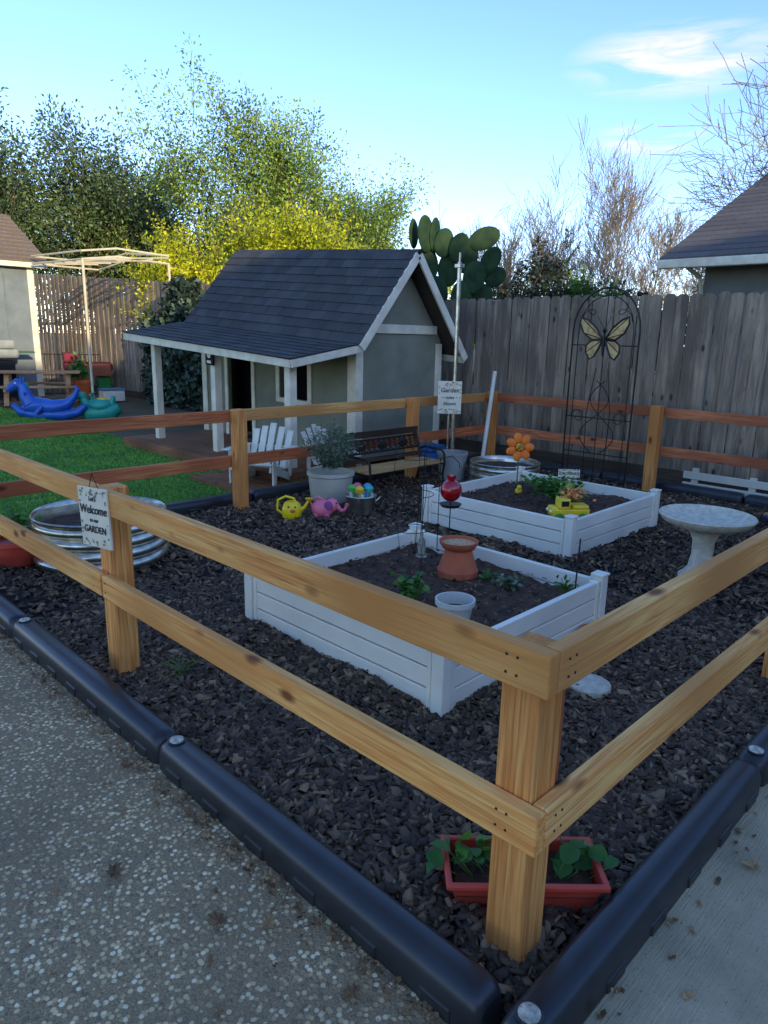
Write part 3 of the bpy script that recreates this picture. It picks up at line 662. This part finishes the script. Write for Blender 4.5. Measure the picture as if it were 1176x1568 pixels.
# ------------------------------------------------------------ playhouse
b=B('playhouse'); Y0,Y1=5.6,9.05; XA,XB=4.65,6.2; ZW=1.5
shing,nt,bs,o=newmat('slate_shingle'); v=coords(nt)
c_=mixc(nt,ramp(nt,noise(nt,v,3,3),.3,.7),s2l_warm((68,69,74)),s2l_warm((52,53,58)))
nt.links.new(vary(nt,c_,.25),bs.inputs['Base Color']); bs.inputs['Roughness'].default_value=.85
bump(nt,bs,noise(nt,v,300,1),.6,.003)
def shingles(b,P0,al,up,L,S,tab,exp):
    al,up=Vector(al).normalized(),Vector(up).normalized(); nn=al.cross(up)
    if nn.z<0: nn=-nn
    P0=Vector(P0); n=int(math.ceil(S/exp))
    for i in range(n):
        off=-(i%2)*tab*.5-rnd.uniform(0,tab*.1); s0=i*exp; s1=min(S,s0+exp*1.3)
        t=off
        while t<L:
            a=max(0,t); c=min(L,t+tab-.006)
            if c-a>.01:
                k=.0+rnd.uniform(0,.003)
                q=[P0+al*a+up*s0+nn*(.016+k),P0+al*c+up*s0+nn*(.016+k),P0+al*c+up*s1+nn*.003,P0+al*a+up*s1+nn*.003]
                b.add(q+[x-nn*.008 for x in q],[(0,1,2,3),(7,6,5,4),(0,4,5,1),(1,5,6,2),(2,6,7,3),(3,7,4,0)])
            t+=tab
RX,RZ=5.42,2.6; EX,EZ=4.48,1.5; EX2,EZ2=6.42,1.36; PX,PZ=3.48,1.335
b.p('walls',sage)
b.prism([(XA,Y0,0.05),(XB,Y0,0.05),(XB,Y0,ZW+.05),(RX,Y0,RZ-.09),(XA,Y0,ZW+.1)],(0,.06,0))
b.prism([(XA,Y1-.06,0.05),(XB,Y1-.06,0.05),(XB,Y1-.06,ZW+.05),(RX,Y1-.06,RZ-.09),(XA,Y1-.06,ZW+.1)],(0,.06,0))
b.box(XB-.05,XB-.001,Y0+.061,Y1-.061,.05,ZW+.05)
segs=[(Y0+.061,6.5,.05,1.62),(6.5,7.1,.05,.72),(6.5,7.1,1.18,1.62),(7.1,7.75,.05,1.62),(7.75,8.35,1.28,1.62),(8.35,Y1-.061,.05,1.62)]
for a,c,z0,z1 in segs: b.box(XA,XA+.05,a,c,z0,z1)
b.p('interior_shade_panel',dark); b.box(XA+.45,XA+.48,6.2,8.8,.1,1.5)  # near-black sheet painting in the shade behind door and window openings
b.p('trim',trim,.004)
b.box(XA-.02,XA+.10,Y0-.022,Y0-.002,.05,1.55); b.box(XA-.0225,XA-.003,Y0-.024,Y0+.13,.05,1.6)
b.box(XB-.1,XB+.015,Y0-.022,Y0-.002,.05,1.5); b.box(XA+.1,XB-.1,Y0-.024,Y0-.002,1.62,1.73)
b.box(XA-.022,XA-.002,Y1-.13,Y1,.05,1.5)
for (a,c,z0,z1) in ((6.5,7.1,.72,1.18),(7.75,8.35,.1,1.28)):
    b.box(XA-.024,XA-.001,a-.075,a,z0-.06,z1+.07); b.box(XA-.024,XA-.001,c,c+.075,z0-.06,z1+.07)
    b.box(XA-.023,XA-.001,a,c,z1,z1+.07)
    if z0>.5: b.box(XA-.03,XA-.001,a,c,z0-.06,z0); b.box(XA-.012,XA+.01,a+.28,a+.32,z0,z1)
ny=Y0-.27
def rake(p,q,w_): b.beam((p[0],ny,p[1]),(q[0],ny,q[1]),.03,w_,(0,0,1))
rake((RX-.01,RZ-.045),(EX,EZ-.045),.1); rake((RX+.01,RZ-.045),(EX2,EZ2-.045),.1)
b.beam((EX,Y0-.24,EZ-.05),(PX,Y0-.24,PZ-.045),.03,.085)
b.beam((PX+.01,Y0-.22,PZ-.045),(PX+.01,Y1+.16,PZ-.045),.03,.085); b.beam((EX2,Y0-.24,EZ2-.05),(EX2,Y1+.16,EZ2-.05),.03,.09)
for y in (5.52,7.02,8.52): b.box(3.58,3.68,y,y+.1,.12,PZ-.03)
b.p('roof_deck',M('roof_board',(70,62,56),rough=.9))
def slab(p,q,y0,y1,t):
    b.prism([(p[0],y0,p[1]),(q[0],y0,q[1]),(q[0],y0,q[1]-t),(p[0],y0,p[1]-t)],(0,y1-y0,0))
slab((RX,RZ),(EX,EZ),Y0-.25,Y1+.12,.03); slab((RX,RZ-.001),(EX2,EZ2),Y0-.25,Y1+.12,.03); slab((EX,EZ-.002),(PX,PZ),Y0-.22,Y1+.14,.025)
b.p('shingles',shing)
dv=Vector((RX-EX,0,RZ-EZ)); shingles(b,(EX-.02,Y0-.27,EZ),(0,1,0),dv,Y1-Y0+.42,dv.length,.3,.145)
dv=Vector((RX-EX2,0,RZ-EZ2)); shingles(b,(EX2+.02,Y0-.27,EZ2),(0,1,0),dv,Y1-Y0+.42,dv.length,.3,.145)
dv=Vector((EX-PX,0,EZ-PZ)); shingles(b,(PX-.03,Y0-.26,PZ),(0,1,0),dv,Y1-Y0+.44,dv.length+.02,.3,.14)
b.p('ridge_cap',shing)
for i in range(25):
    y=Y0-.28+i*.158
    if y<Y1+.0: b.prism([(RX-.09,y,RZ-.085),(RX,y,RZ+.03+.004*(i%2)),(RX+.09,y,RZ-.085),(RX,y,RZ+.012)],(0,.157,0))
dk=wood('deck_wood',1,(150,106,78),(124,86,62),(90,60,46),True)
b.p('porch_deck',dk,.004)
for i in range(9): b.box(3.3+i*.15,3.3+i*.15+.143,5.35,9.0,.09,.12)
b.box(3.27,3.298,5.35,9.0,-.02,.118); b.box(3.3,4.64,5.33,5.348,-.02,.118)
b.p('plaque',dark,.004); b.box(3.54,3.565,6.99,7.16,1.12,1.32); b.p('plaque_print',signw); b.ball((3.537,7.075,1.24),(.003,.045,.045),12,8); b.box(3.535,3.539,7.03,7.12,1.14,1.17)
def warp(v):
    x,y,z=v; return (x,y,z+.062*max(0,y-5.4)*min(1,max(0,(z-.3)/1.0)))
b.warp=warp; b.done()
b=B('wooden_step'); b.p('boards',dk,.004)
for i in range(4): b.box(2.7+i*.14,2.7+i*.14+.133,5.1,6.2,.03,.055)
b.box(2.7,2.72,5.1,6.2,-.02,.029); b.done()
# ------------------------------------------------------------ neighbour house, shed, own house (unseen, sized to block the sun)
stuc=M('stucco_grey',(120,126,132),(108,114,120),2,.9,.3,80)
roofm=M('asphalt_shingle',(100,94,98),(80,76,80),40,.95,.6,90,isl=.15)
b=B('neighbour_house'); b.p('walls',stuc); b.box(13.1,26,-12,4.9,0,3.0); b.prism([(13.1,4.9,3.0),(26,4.9,3.0),(19.55,4.9,6.0)],(0,-16.8,0))
b.p('gutter',trim,.02); b.box(12.32,12.45,-12.5,5.5,2.94,3.1)
b.p('soffit',trim); b.box(12.45,13.1,-12.5,5.4,3.001,3.02)
b.p('rake',trim); b.beam((12.4,5.44,3.02),(19.55,5.44,6.24),.04,.16)
b.p('downspout',trim); b.tube([(12.5,5.0,2.96),(12.9,4.9,2.8),(13.05,4.9,2.5),(13.05,4.9,0)],.04,6)
b.p('roof',roofm); rowsn=26
def pt(t): return (12.35+7.2*t,3.1+3.24*t)
for i in range(rowsn):
    t0,t1=i/rowsn,(i+1)/rowsn
    a,c=pt(t0),pt(min(1,t1+.3/rowsn))
    yy=-12.5+(i%2)*.3
    while yy<5.5:
        y2=min(5.5,yy+.9); b.prism([(a[0],yy,a[1]+.035),(c[0],yy,c[1]+.01),(c[0],yy,c[1]-.01),(a[0],yy,a[1]-.0)],(0,y2-yy-.01,0)); yy=y2
b.prism([(19.55,-12.5,6.34),(26.8,-12.5,2.98),(26.8,-12.5,2.88),(19.55,-12.5,6.24)],(0,18,0)); b.done()
b=B('garden_shed'); b.p('walls',M('shed_siding',(118,128,138),(104,114,124),3,.85,.2,30)); b.box(-3,5.1,17.0,21,0,2.95)
b.p('battens',M('shed_batten',(112,122,132),(100,110,120)),.004)
for i in range(19): x=-2.9+i*.41; b.box(x,x+.04,16.98,16.999,0,2.95)
b.p('trim',trim,.006); b.box(5.0,5.14,16.96,16.998,0,2.95); b.box(-3.3,5.4,16.78,16.82,2.93,3.05)
b.p('roof',M('shed_shingle',(130,112,96),(102,88,76),30,.95,.5,60))
for i in range(12):
    a=(16.75+i*.2,3.05+i*.105); b.prism([(-3.3,a[0],a[1]+.02),(-3.3,a[0]+.26,a[1]+.13),(-3.3,a[0]+.26,a[1]+.1),(-3.3,a[0],a[1])],(8.75,0,0))
b.done()
b=B('sun_blocking_house'); b.p('walls',M('house_wall',(190,180,165),(175,165,150))); b.box(-20,14,-24,-13,-.02,5.6)  # out of view; set back and raised so its shadow covers the garden
b.p('roof',roofm); b.prism([(-20.5,-12.4,5.45),(-20.5,-12.4,5.6),(-20.5,-18.5,8.6),(-20.5,-24.6,5.6),(-20.5,-24.6,5.45)],(35,0,0))
b.p('window_glass',M('window_glass',(60,70,80),rough=.1)); b.p('window_frames',trim,.005)
for x in (-9,-3,3,9):
    for z in (.9,3.6):
        b.p('window_glass',None); b.box(x,x+1.6,-13,-12.985,z,z+1.2); b.p('window_frames',None)
        b.box(x-.08,x,-13,-12.97,z-.08,z+1.28); b.box(x+1.6,x+1.68,-13,-12.97,z-.08,z+1.28); b.box(x,x+1.6,-13,-12.97,z+1.2,z+1.28); b.box(x,x+1.6,-13,-12.97,z-.08,z)
b.done()
b=B('canopy_frame'); b.p('poles',M('beige_pole',(200,192,172)),0,True)
z=3.0
for (x,y) in ((5.2,14.4),(6.8,13.8)): b.tube([(x,y,0),(x,y,z)],.03,8)
for dz in (0,.16):
    b.tube([(6.8,13.8,z+dz),(5.9,14.3,z+.1+dz),(5.2,14.4,z+dz),(5.0,16.6,z+.0+dz)],.022,6); b.tube([(6.8,13.8,z+dz),(6.7,15.5,z+.15+dz),(6.6,16.8,z+dz),(5.0,16.6,z+dz)],.022,6)
for t in np.linspace(0,1,6): b.tube([(5.2-.2*t,14.4+2.2*t,z),(6.8-.2*t,13.8+3*t,z+.12)],.015,5)
b.done()
b=B('wooden_picnic_table'); b.T=place(4.55,15.6,R(-25),1.0); pw=wood('picnic_wood',0,(200,160,126),(170,130,100),(124,90,68),False)
b.p('top',pw,.008)
for i in range(5): b.box(-.85,.85,-.32+i*.13,-.32+i*.13+.118,.66,.7)
b.p('benches',pw,.008)
for s_ in (-1,1): b.box(-.8,.8,s_*.62-.12,s_*.62+.12,.38,.42)
b.p('legs',pw,.006)
for x in (-.6,.6):
    b.beam((x,-.6,0),(x,-.15,.66),.05,.1,(1,0,0)); b.beam((x,.6,0),(x,.15,.66),.05,.1,(1,0,0)); b.beam((x,-.7,.35),(x,.7,.35),.05,.09)
b.done()
bl_=M('blue_plastic',(36,96,200),(28,80,180),4,.35)
b=B('blue_rocking_horse'); b.T=place(3.72,12.9,R(-42),.88); b.p('body',bl_,0,True)
b.tube([(-.74,0,.26),(-.6,0,.12),(-.3,0,.06),(.3,0,.06),(.6,0,.12),(.76,0,.26)],[.05,.09,.12,.12,.09,.05],12)
b.tube([(-.5,0,.2),(-.25,0,.26),(.1,0,.22),(.35,0,.27),(.5,0,.36)],[.12,.17,.15,.13,.06],14)
b.tube([(-.36,0,.28),(-.47,0,.46),(-.5,0,.64),(-.6,0,.69),(-.74,0,.6),(-.8,0,.55)],[.17,.13,.11,.12,.085,.06],14)
b.tube([(.34,0,.28),(.52,0,.42),(.62,0,.6),(.56,0,.68)],[.1,.07,.05,.02],10); b.tube([(-.42,-.2,.5),(-.42,.2,.5)],.026,8)
for s_ in (-1,1): b.tube([(-.5,s_*.05,.72),(-.49,s_*.07,.84)],[.035,.01],8); b.tube([(-.1,s_*.12,.24),(-.2,s_*.2,.1)],[.06,.05],10)
b.p('eyes',white); b.ball((-.6,-.1,.71),.025,8,6); b.ball((-.6,.1,.71),.025,8,6)
b.p('crest',M('green_plastic',(60,160,80))); b.tube([(-.44,0,.7),(-.38,0,.62)],[.05,.02],8); b.done()
tl=M('teal_plastic',(30,156,146),(24,138,132),4,.4)
b=B('teal_turtle_rocker'); b.T=place(4.5,12.5,R(-35),.85); b.p('body',tl,0,True)
b.tube([(-.42,0,.2),(-.25,0,.1),(.25,0,.1),(.42,0,.2)],[.1,.2,.2,.1],14); b.ball((0,0,.25),(.3,.22,.16)); b.tube([(-.25,0,.25),(-.35,0,.42)],[.1,.09],10); b.ball((-.37,0,.45),(.12,.1,.1)); b.tube([(.25,0,.25),(.3,0,.46)],[.1,.04],10)
b.tube([(-.15,-.2,.5),(-.15,.2,.5)],.025,8); b.tube([(-.15,0,.35),(-.15,0,.5)],.04,8); b.p('saddle',M('toy_yellow_saddle',(230,190,60))); b.ball((.05,0,.38),(.12,.1,.05)); b.done()
b=B('activity_play_table'); b.T=place(6.2,16.9,R(-20),1.0); b.p('top',M('maroon_plastic',(120,38,50)),.05); b.box(-.55,.55,-.35,.35,.62,.82); b.box(-.55,-.2,-.3,.3,.821,1.05)
b.p('legs',M('green_legs',(40,130,60)),.05); b.box(-.5,-.2,-.3,.3,0,.62); b.box(.2,.5,-.3,.3,0,.62); b.p('tray',M('brown_plastic',(150,84,60)),.02); b.box(-.1,.5,-.42,-.36,.5,.8); b.done()
b=B('potted_plant_orange'); c=(5.55,15.9,0); b.p('pot',M('orange_pot',(206,110,64)),0,True); b.lathe([(0,0),(.2,0),(.28,.4),(.31,.4),(.31,.48),(.26,.48),(.25,.4),(0,.4)],c,24)
b.p('plant',g_straw); P=np.array([[c[0]+rnd.gauss(0,.12),c[1]+rnd.gauss(0,.12),.5+abs(rnd.gauss(0,.2))] for _ in range(260)]); v,f=leafverts(P,.12,aspect=.6,seed=13,up=.3); b.raw(v,f); b.done()
b=B('barbecue_grill'); b.T=place(3.9,16.4,0,1); b.p('body',M('grill_grey',(150,156,158),rough=.4),.06); b.box(-.5,.5,-.25,.25,.95,1.15); b.box(-.45,.45,-.22,.22,1.152,1.35); b.p('cart',dark,.01); b.box(-.4,.4,-.2,.2,.1,.9); b.p('shelf',M('grill_shelf',(70,110,90)),.02); b.box(-.85,-.5,-.2,.2,1.06,1.1); b.box(.5,.85,-.2,.2,1.06,1.1); b.done()
b=B('wire_dog_pen'); b.p('wire',iron)
for i in range(14): b.tube([(5.2+i*.1,17.6-i*.06,0),(5.2+i*.1,17.6-i*.06,1.0)],.008,4)
for z in (0.05,.5,1.0): b.tube([(5.2,17.6,z),(6.5,16.82,z)],.01,4)
b.done()
b=B('plastic_storage_box'); b.p('box',white,.02); b.box(5.8,6.3,15.2,15.5,0,.25); b.p('lid',M('box_lid',(90,130,170)),.01); b.box(5.78,6.32,15.18,15.52,.251,.29); b.done()
# ------------------------------------------------------------ vegetation
bark=M('bark',(100,86,72),(72,62,54),10,.95); barkg=M('bark_grey',(150,138,124),(118,108,98),10,.95)
def norm(v): return v/np.linalg.norm(v)
def mktree(b,base,Ht,seed,lv=3,nch=(7,6,5),r0=.14,spread=.55,up=.12,trunk=.35,wob=.16,thin=.012,bk=bark,lens=.62):
    g=np.random.default_rng(seed); tips=[]; segs=[]; b.p('branches',bk)
    def grow(p,d,L,r,l):
        n=5 if l<2 else 3; pts=[p.copy()]
        for i in range(n):
            d=norm(d+g.normal(0,wob,3)+np.array([0,0,up])); p=p+d*L/n; pts.append(p.copy())
        rads=[r*(1-.62*i/n) for i in range(n+1)]
        segs.append((pts,rads,6 if l==0 else (4 if l<2 else 3)))
        if l>=lv: tips.extend(pts[1:]); return
        for k in range(nch[l]):
            t=(g.uniform(trunk,1) if l==0 else g.uniform(.2,1)); i=min(n-1,int(t*n)); q=pts[i]+(pts[i+1]-pts[i])*(t*n-i)
            a=norm(g.normal(size=3)); a=norm(a-d*(a@d)); ang=g.uniform(.35,.95)*spread*1.5
            nd=norm(d*math.cos(ang)+a*math.sin(ang)); grow(q,nd,L*g.uniform(.45,.8)*lens/.62,rads[i]*.55,l+1)
    grow(np.array([0,0,0.]),np.array([0,0,1.]),1,r0/Ht,0)
    T=np.array(tips); k=Ht/np.quantile([q[2] for sg in segs for q in sg[0]],.997); bb_=np.array(base,float)
    for pts,rads,n in segs: b.tube([tuple(q*k+bb_) for q in pts],[max(r*k*.5,thin*.6) for r in rads],n,False)
    return T*k+bb_
def leaves(b,tips,per,sig,size,mat,seed,aspect=.5,name='foliage'):
    g=np.random.default_rng(seed); P=np.repeat(tips,per,0)+g.normal(0,sig,(len(tips)*per,3)); v,f=leafverts(P,size,aspect=aspect,seed=seed)
    b.p(name,mat); b.raw(v,f)
def polar(px,d):
    a=HE-math.atan((px-588)/1112); return (CX+d*math.cos(a),CY+d*math.sin(a),0)
L1=leafmat('leaf_light',(132,160,68),(80,112,48),(182,200,86),tr=.2); L2=leafmat('leaf_olive',(78,100,54),(44,66,36),(116,130,72),tr=0); L3=leafmat('leaf_yellow',(214,216,36),(164,182,34),(236,232,66),.9,.45)
L4=leafmat('leaf_dark',(38,50,38),(26,38,28),(54,68,48),tr=0); L5=leafmat('leaf_green',(84,126,46),(50,90,34),(130,154,60))
b=B('leafy_tree'); t=mktree(b,polar(385,25),8.8,21,3,(11,7,5),.2,.5,.16,.12); leaves(b,t,34,.17,.108,L1,1); b.done()
b=B('leafy_tree.001'); t=mktree(b,polar(482,27),8.1,22,3,(9,6,5),.16,.5,.16,.12); leaves(b,t,30,.17,.108,L1,2); b.done()
b=B('leafy_tree.002'); t=mktree(b,polar(568,25),6.2,23,3,(9,7,4),.14,.55,.12,.1); leaves(b,t,30,.17,.1,L1,3); b.done()
b=B('leafy_tree.003'); t=mktree(b,polar(300,27),6.5,24,3,(9,6,5),.16,.55,.14,.1); leaves(b,t,32,.2,.11,L2,4); b.done()
b=B('distant_trees')
for i,(px,d,h_) in enumerate(((-60,30,8.7),(20,32,8.9),(95,31,8.4),(165,33,8.3),(235,30,7.2),(-150,30,8.7),(430,33,6.3),(520,34,5.8))):
    t=mktree(b,polar(px,d),h_,40+i,3,(10,6,4),.2,.6,.1,.08); leaves(b,t,34,.27,.142,L2,40+i)
b.done()
def shrub(name,c,rx,ry,h_,n,size,mat,seed,lumps=9,bk=bark,asp=.5,spike=0):
    b=B(name); g=np.random.default_rng(seed); b.p('stems',bk); P=[]
    for k in range(lumps):
        a=g.uniform(0,6.28); t=g.uniform(.1,.8); cc=np.array([c[0]+rx*t*math.cos(a),c[1]+ry*t*math.sin(a),h_*g.uniform(.3,.78)])
        b.tube([(c[0],c[1],0),tuple((np.array([c[0],c[1],0])+cc)/2+g.normal(0,.1,3)),tuple(cc)],[.05,.035,.02],5)
        rad=np.array([rx,ry,h_*.5])*g.uniform(.28,.45); m_=n//lumps; q=g.normal(size=(m_,3)); q/=np.linalg.norm(q,axis=1)[:,None]; q*=(g.uniform(.2,1,m_)**.4)[:,None]
        P.append(cc+q*rad)
        for j in range(int(spike)):
            e=g.normal(size=3); e[2]=abs(e[2])*1.2+.3; e=norm(e); L=g.uniform(.5,1.1)*rad[2]*1.3; st=cc+e*rad*.5; en=st+e*L; b.tube([tuple(st),tuple(en)],[.012,.006],3,False)
            m2=36; tt=g.uniform(0,1,m2)[:,None]; P.append(st+(en-st)*tt+g.normal(0,.045,(m2,3)))
    P=np.concatenate(P); P[:,2]=np.maximum(P[:,2],.05); v,f=leafverts(P,size,aspect=asp,seed=seed); b.p('foliage',mat); b.raw(v,f); return b.done()
shrub('yellow_flowering_shrub',polar(272,18.5),1.2,1.2,4.45,8000,.085,L3,60,9,spike=16)
shrub('yellow_flowering_shrub.001',polar(420,18),1.7,1.7,4.8,13000,.085,L3,61,13,spike=18)
shrub('yellow_flowering_shrub.002',polar(510,19),1.3,1.3,4.3,8000,.085,L3,62,9,spike=14)
shrub('dark_shrub',polar(795,17),1.0,1.0,3.45,9000,.1,L4,63,9,spike=3)
shrub('green_shrub',polar(875,17.5),1.2,1.2,3.75,8000,.11,L5,64,9,spike=6)
shrub('dark_shrub.001',polar(985,19),1.2,1.2,3.0,7000,.1,L4,65,8)
shrub('green_shrub.001',polar(720,26),2.2,2.2,4.2,7000,.12,L3,66,8,spike=6)
budm=leafmat('bud',(170,148,110),(140,128,90),tr=0)
for i,(px,d,h_,sd_) in enumerate(((760,30,6.6,70),(835,31,7.6,71),(930,30,8.6,72),(990,33,7.2,73),(1070,34,6.6,75))):
    b=B('bare_tree' if i==0 else 'bare_tree.%03d'%i); t=mktree(b,polar(px,d),h_,sd_,4,(13,7,6,3),.2,.6,.16,.1,.14,.013,barkg)
    g=np.random.default_rng(sd_); tt=t[g.choice(len(t),min(len(t),350),False)]; leaves(b,tt,1,.05,.06,budm,sd_); b.done()
b=B('bare_tree.005'); t=mktree(b,polar(1195,23),9.6,82,4,(15,8,6,4),.42,.8,.08,.2,.18,.014,barkg); b.done()
b=B('ivy_hedge'); g=np.random.default_rng(90); n=9000; P=np.stack([g.uniform(6.45,6.97,n),g.uniform(12.0,14.6,n),g.uniform(0,1,n)**.8*2.7],1); P[:,2]*=(.8+.2*np.sin(P[:,1]*3)); v,f=leafverts(P,.13,aspect=.8,seed=90)
b.p('foliage',leafmat('ivy_leaf',(46,66,52),(30,48,38),(90,110,96),2,tr=0)); b.raw(v,f); b.p('vines',bark)
for k in range(8): y=12.2+k*.3; b.tube([(6.9,y,0),(6.88,y+.2,1.2),(6.9,y,2.4)],.02,5)
b.done()
b=B('prickly_pear_cactus'); cm=M('cactus_pad',(46,70,42),(30,52,34),5,.75,.2,60,spec=.2); b.p('pads',cm,0,True)
cbase=Vector((8.1,6.95,0)); side=Vector((math.sin(HE),-math.cos(HE),0)); dep=Vector((math.cos(HE),math.sin(HE),0))
g=np.random.default_rng(101)
for s_,z,L,w_,ang,yaw in ((-.69,3.22,.42,.3,-.1,1.1),(-.5,3.2,.52,.26,-.1,.5),(-.34,3.2,.5,.3,.06,1.0),(-.2,3.08,.42,.28,.2,.2),(.04,3.0,.42,.3,.3,-.4),(.46,3.17,.5,.3,1.15,.1),(.2,2.85,.45,.3,.5,.3),(.56,2.82,.42,.28,.6,-.5),(.68,2.58,.36,.26,.95,.2),(.3,2.55,.48,.32,.2,.1),(-.1,2.68,.5,.32,0,-.3),(-.45,2.76,.5,.32,-.2,.3),(-.3,2.3,.5,.34,-.15,0),(.1,2.2,.55,.34,.1,.4),(.45,2.2,.5,.32,.4,0),(-.6,2.4,.45,.3,-.4,.2),(0,1.8,.55,.36,0,.2),(-.3,1.8,.5,.34,-.3,0),(.35,1.75,.5,.34,.35,0),(0,1.35,.55,.38,0,0),(.1,.95,.55,.38,.05,0)):
    b.T=Matrix.Translation(cbase+side*s_+dep*g.uniform(-.15,.15)+Vector((0,0,z)))@Matrix.Rotation(HE-math.pi/2+yaw,4,'Z')@Matrix.Rotation(ang,4,'Y')
    b.ball((0,0,0),(w_*.58,.03,L*.55),18,12)
b.T=Matrix.Identity(4)
b.p('trunk',bark,0,True); b.tube([tuple(cbase),tuple(cbase+Vector((0,0,1.2)))],[.14,.1],10)
b.done()
# ------------------------------------------------------------ leaf litter
b=B('fallen_leaves'); dl=leafmat('dead_leaf',(134,104,70),(98,72,48),(166,142,106),20,.1,.3); b.p('leaves',dl); g=np.random.default_rng(110)
pts=[]
for k in range(330):
    y=g.uniform(-.3,4); x=-.195-abs(g.normal(0,.035))
    if y<0: x=g.uniform(-.5,-.2)
    pts.append((x,y))
for k in range(60): pts.append((g.uniform(0,3),-.155-abs(g.normal(0,.04))))
for k in range(30): pts.append((g.uniform(-1,-.3),g.uniform(-.5,3)))
for k in range(70): pts.append((g.uniform(.1,3),g.uniform(.1,3)))
for i,(x,y) in enumerate(pts):
    s_=g.uniform(.005,.02); a=g.uniform(0,6.28); z=.004 if x<-.19 or y<-.15 else .035
    b.T=Matrix.Translation((x,y,z-.008))@Matrix.Rotation(a,4,'Z')@Matrix.Rotation(g.uniform(-.4,.4),4,'X')
    b.add([(-s_,0,0),(-s_*.4,-s_*.5,.004),(0,-s_*.25,.001),(s_*.5,-s_*.5,.005),(s_,0,.006),(s_*.5,s_*.5,.002),(0,s_*.25,.0),(-s_*.4,s_*.6,.006)],[(0,1,2,6,7),(2,3,4,5,6)])
def oak(x,y,s,a,z=-.004):
    b.T=Matrix.Translation((x,y,z))@Matrix.Rotation(a,4,'Z')
    ring=[]; nlo=9
    for k in range(nlo*2):
        t=2*math.pi*k/(nlo*2); r_=s*(1 if k%2==0 else .62)*(1+.3*math.cos(t)); ring.append((r_*math.cos(t),r_*.75*math.sin(t),.004+.012*rnd.random()))
    b.add([(0,0,.004)]+ring,[(0,1+k,1+(k+1)%(nlo*2)) for k in range(nlo*2)])
for q in ((-.55,1.1,.035,1),(-.42,.72,.035,2),(-.33,.62,.03,.5),(-.3,.3,.03,3),(-.45,.1,.028,2),(-.27,1.6,.03,1),(.9,-.26,.03,2)): oak(*q)
b.T=Matrix.Identity(4); b.p('twigs',bark)
for k in range(90):
    y=g.uniform(-.2,2.6); x=-.2-abs(g.normal(0,.04)); a=g.uniform(0,6.28); L=g.uniform(.02,.06)
    b.tube([(x,y,-.004),(x+L*math.cos(a),y+L*math.sin(a),-.002)],.0012,3)
b.done()
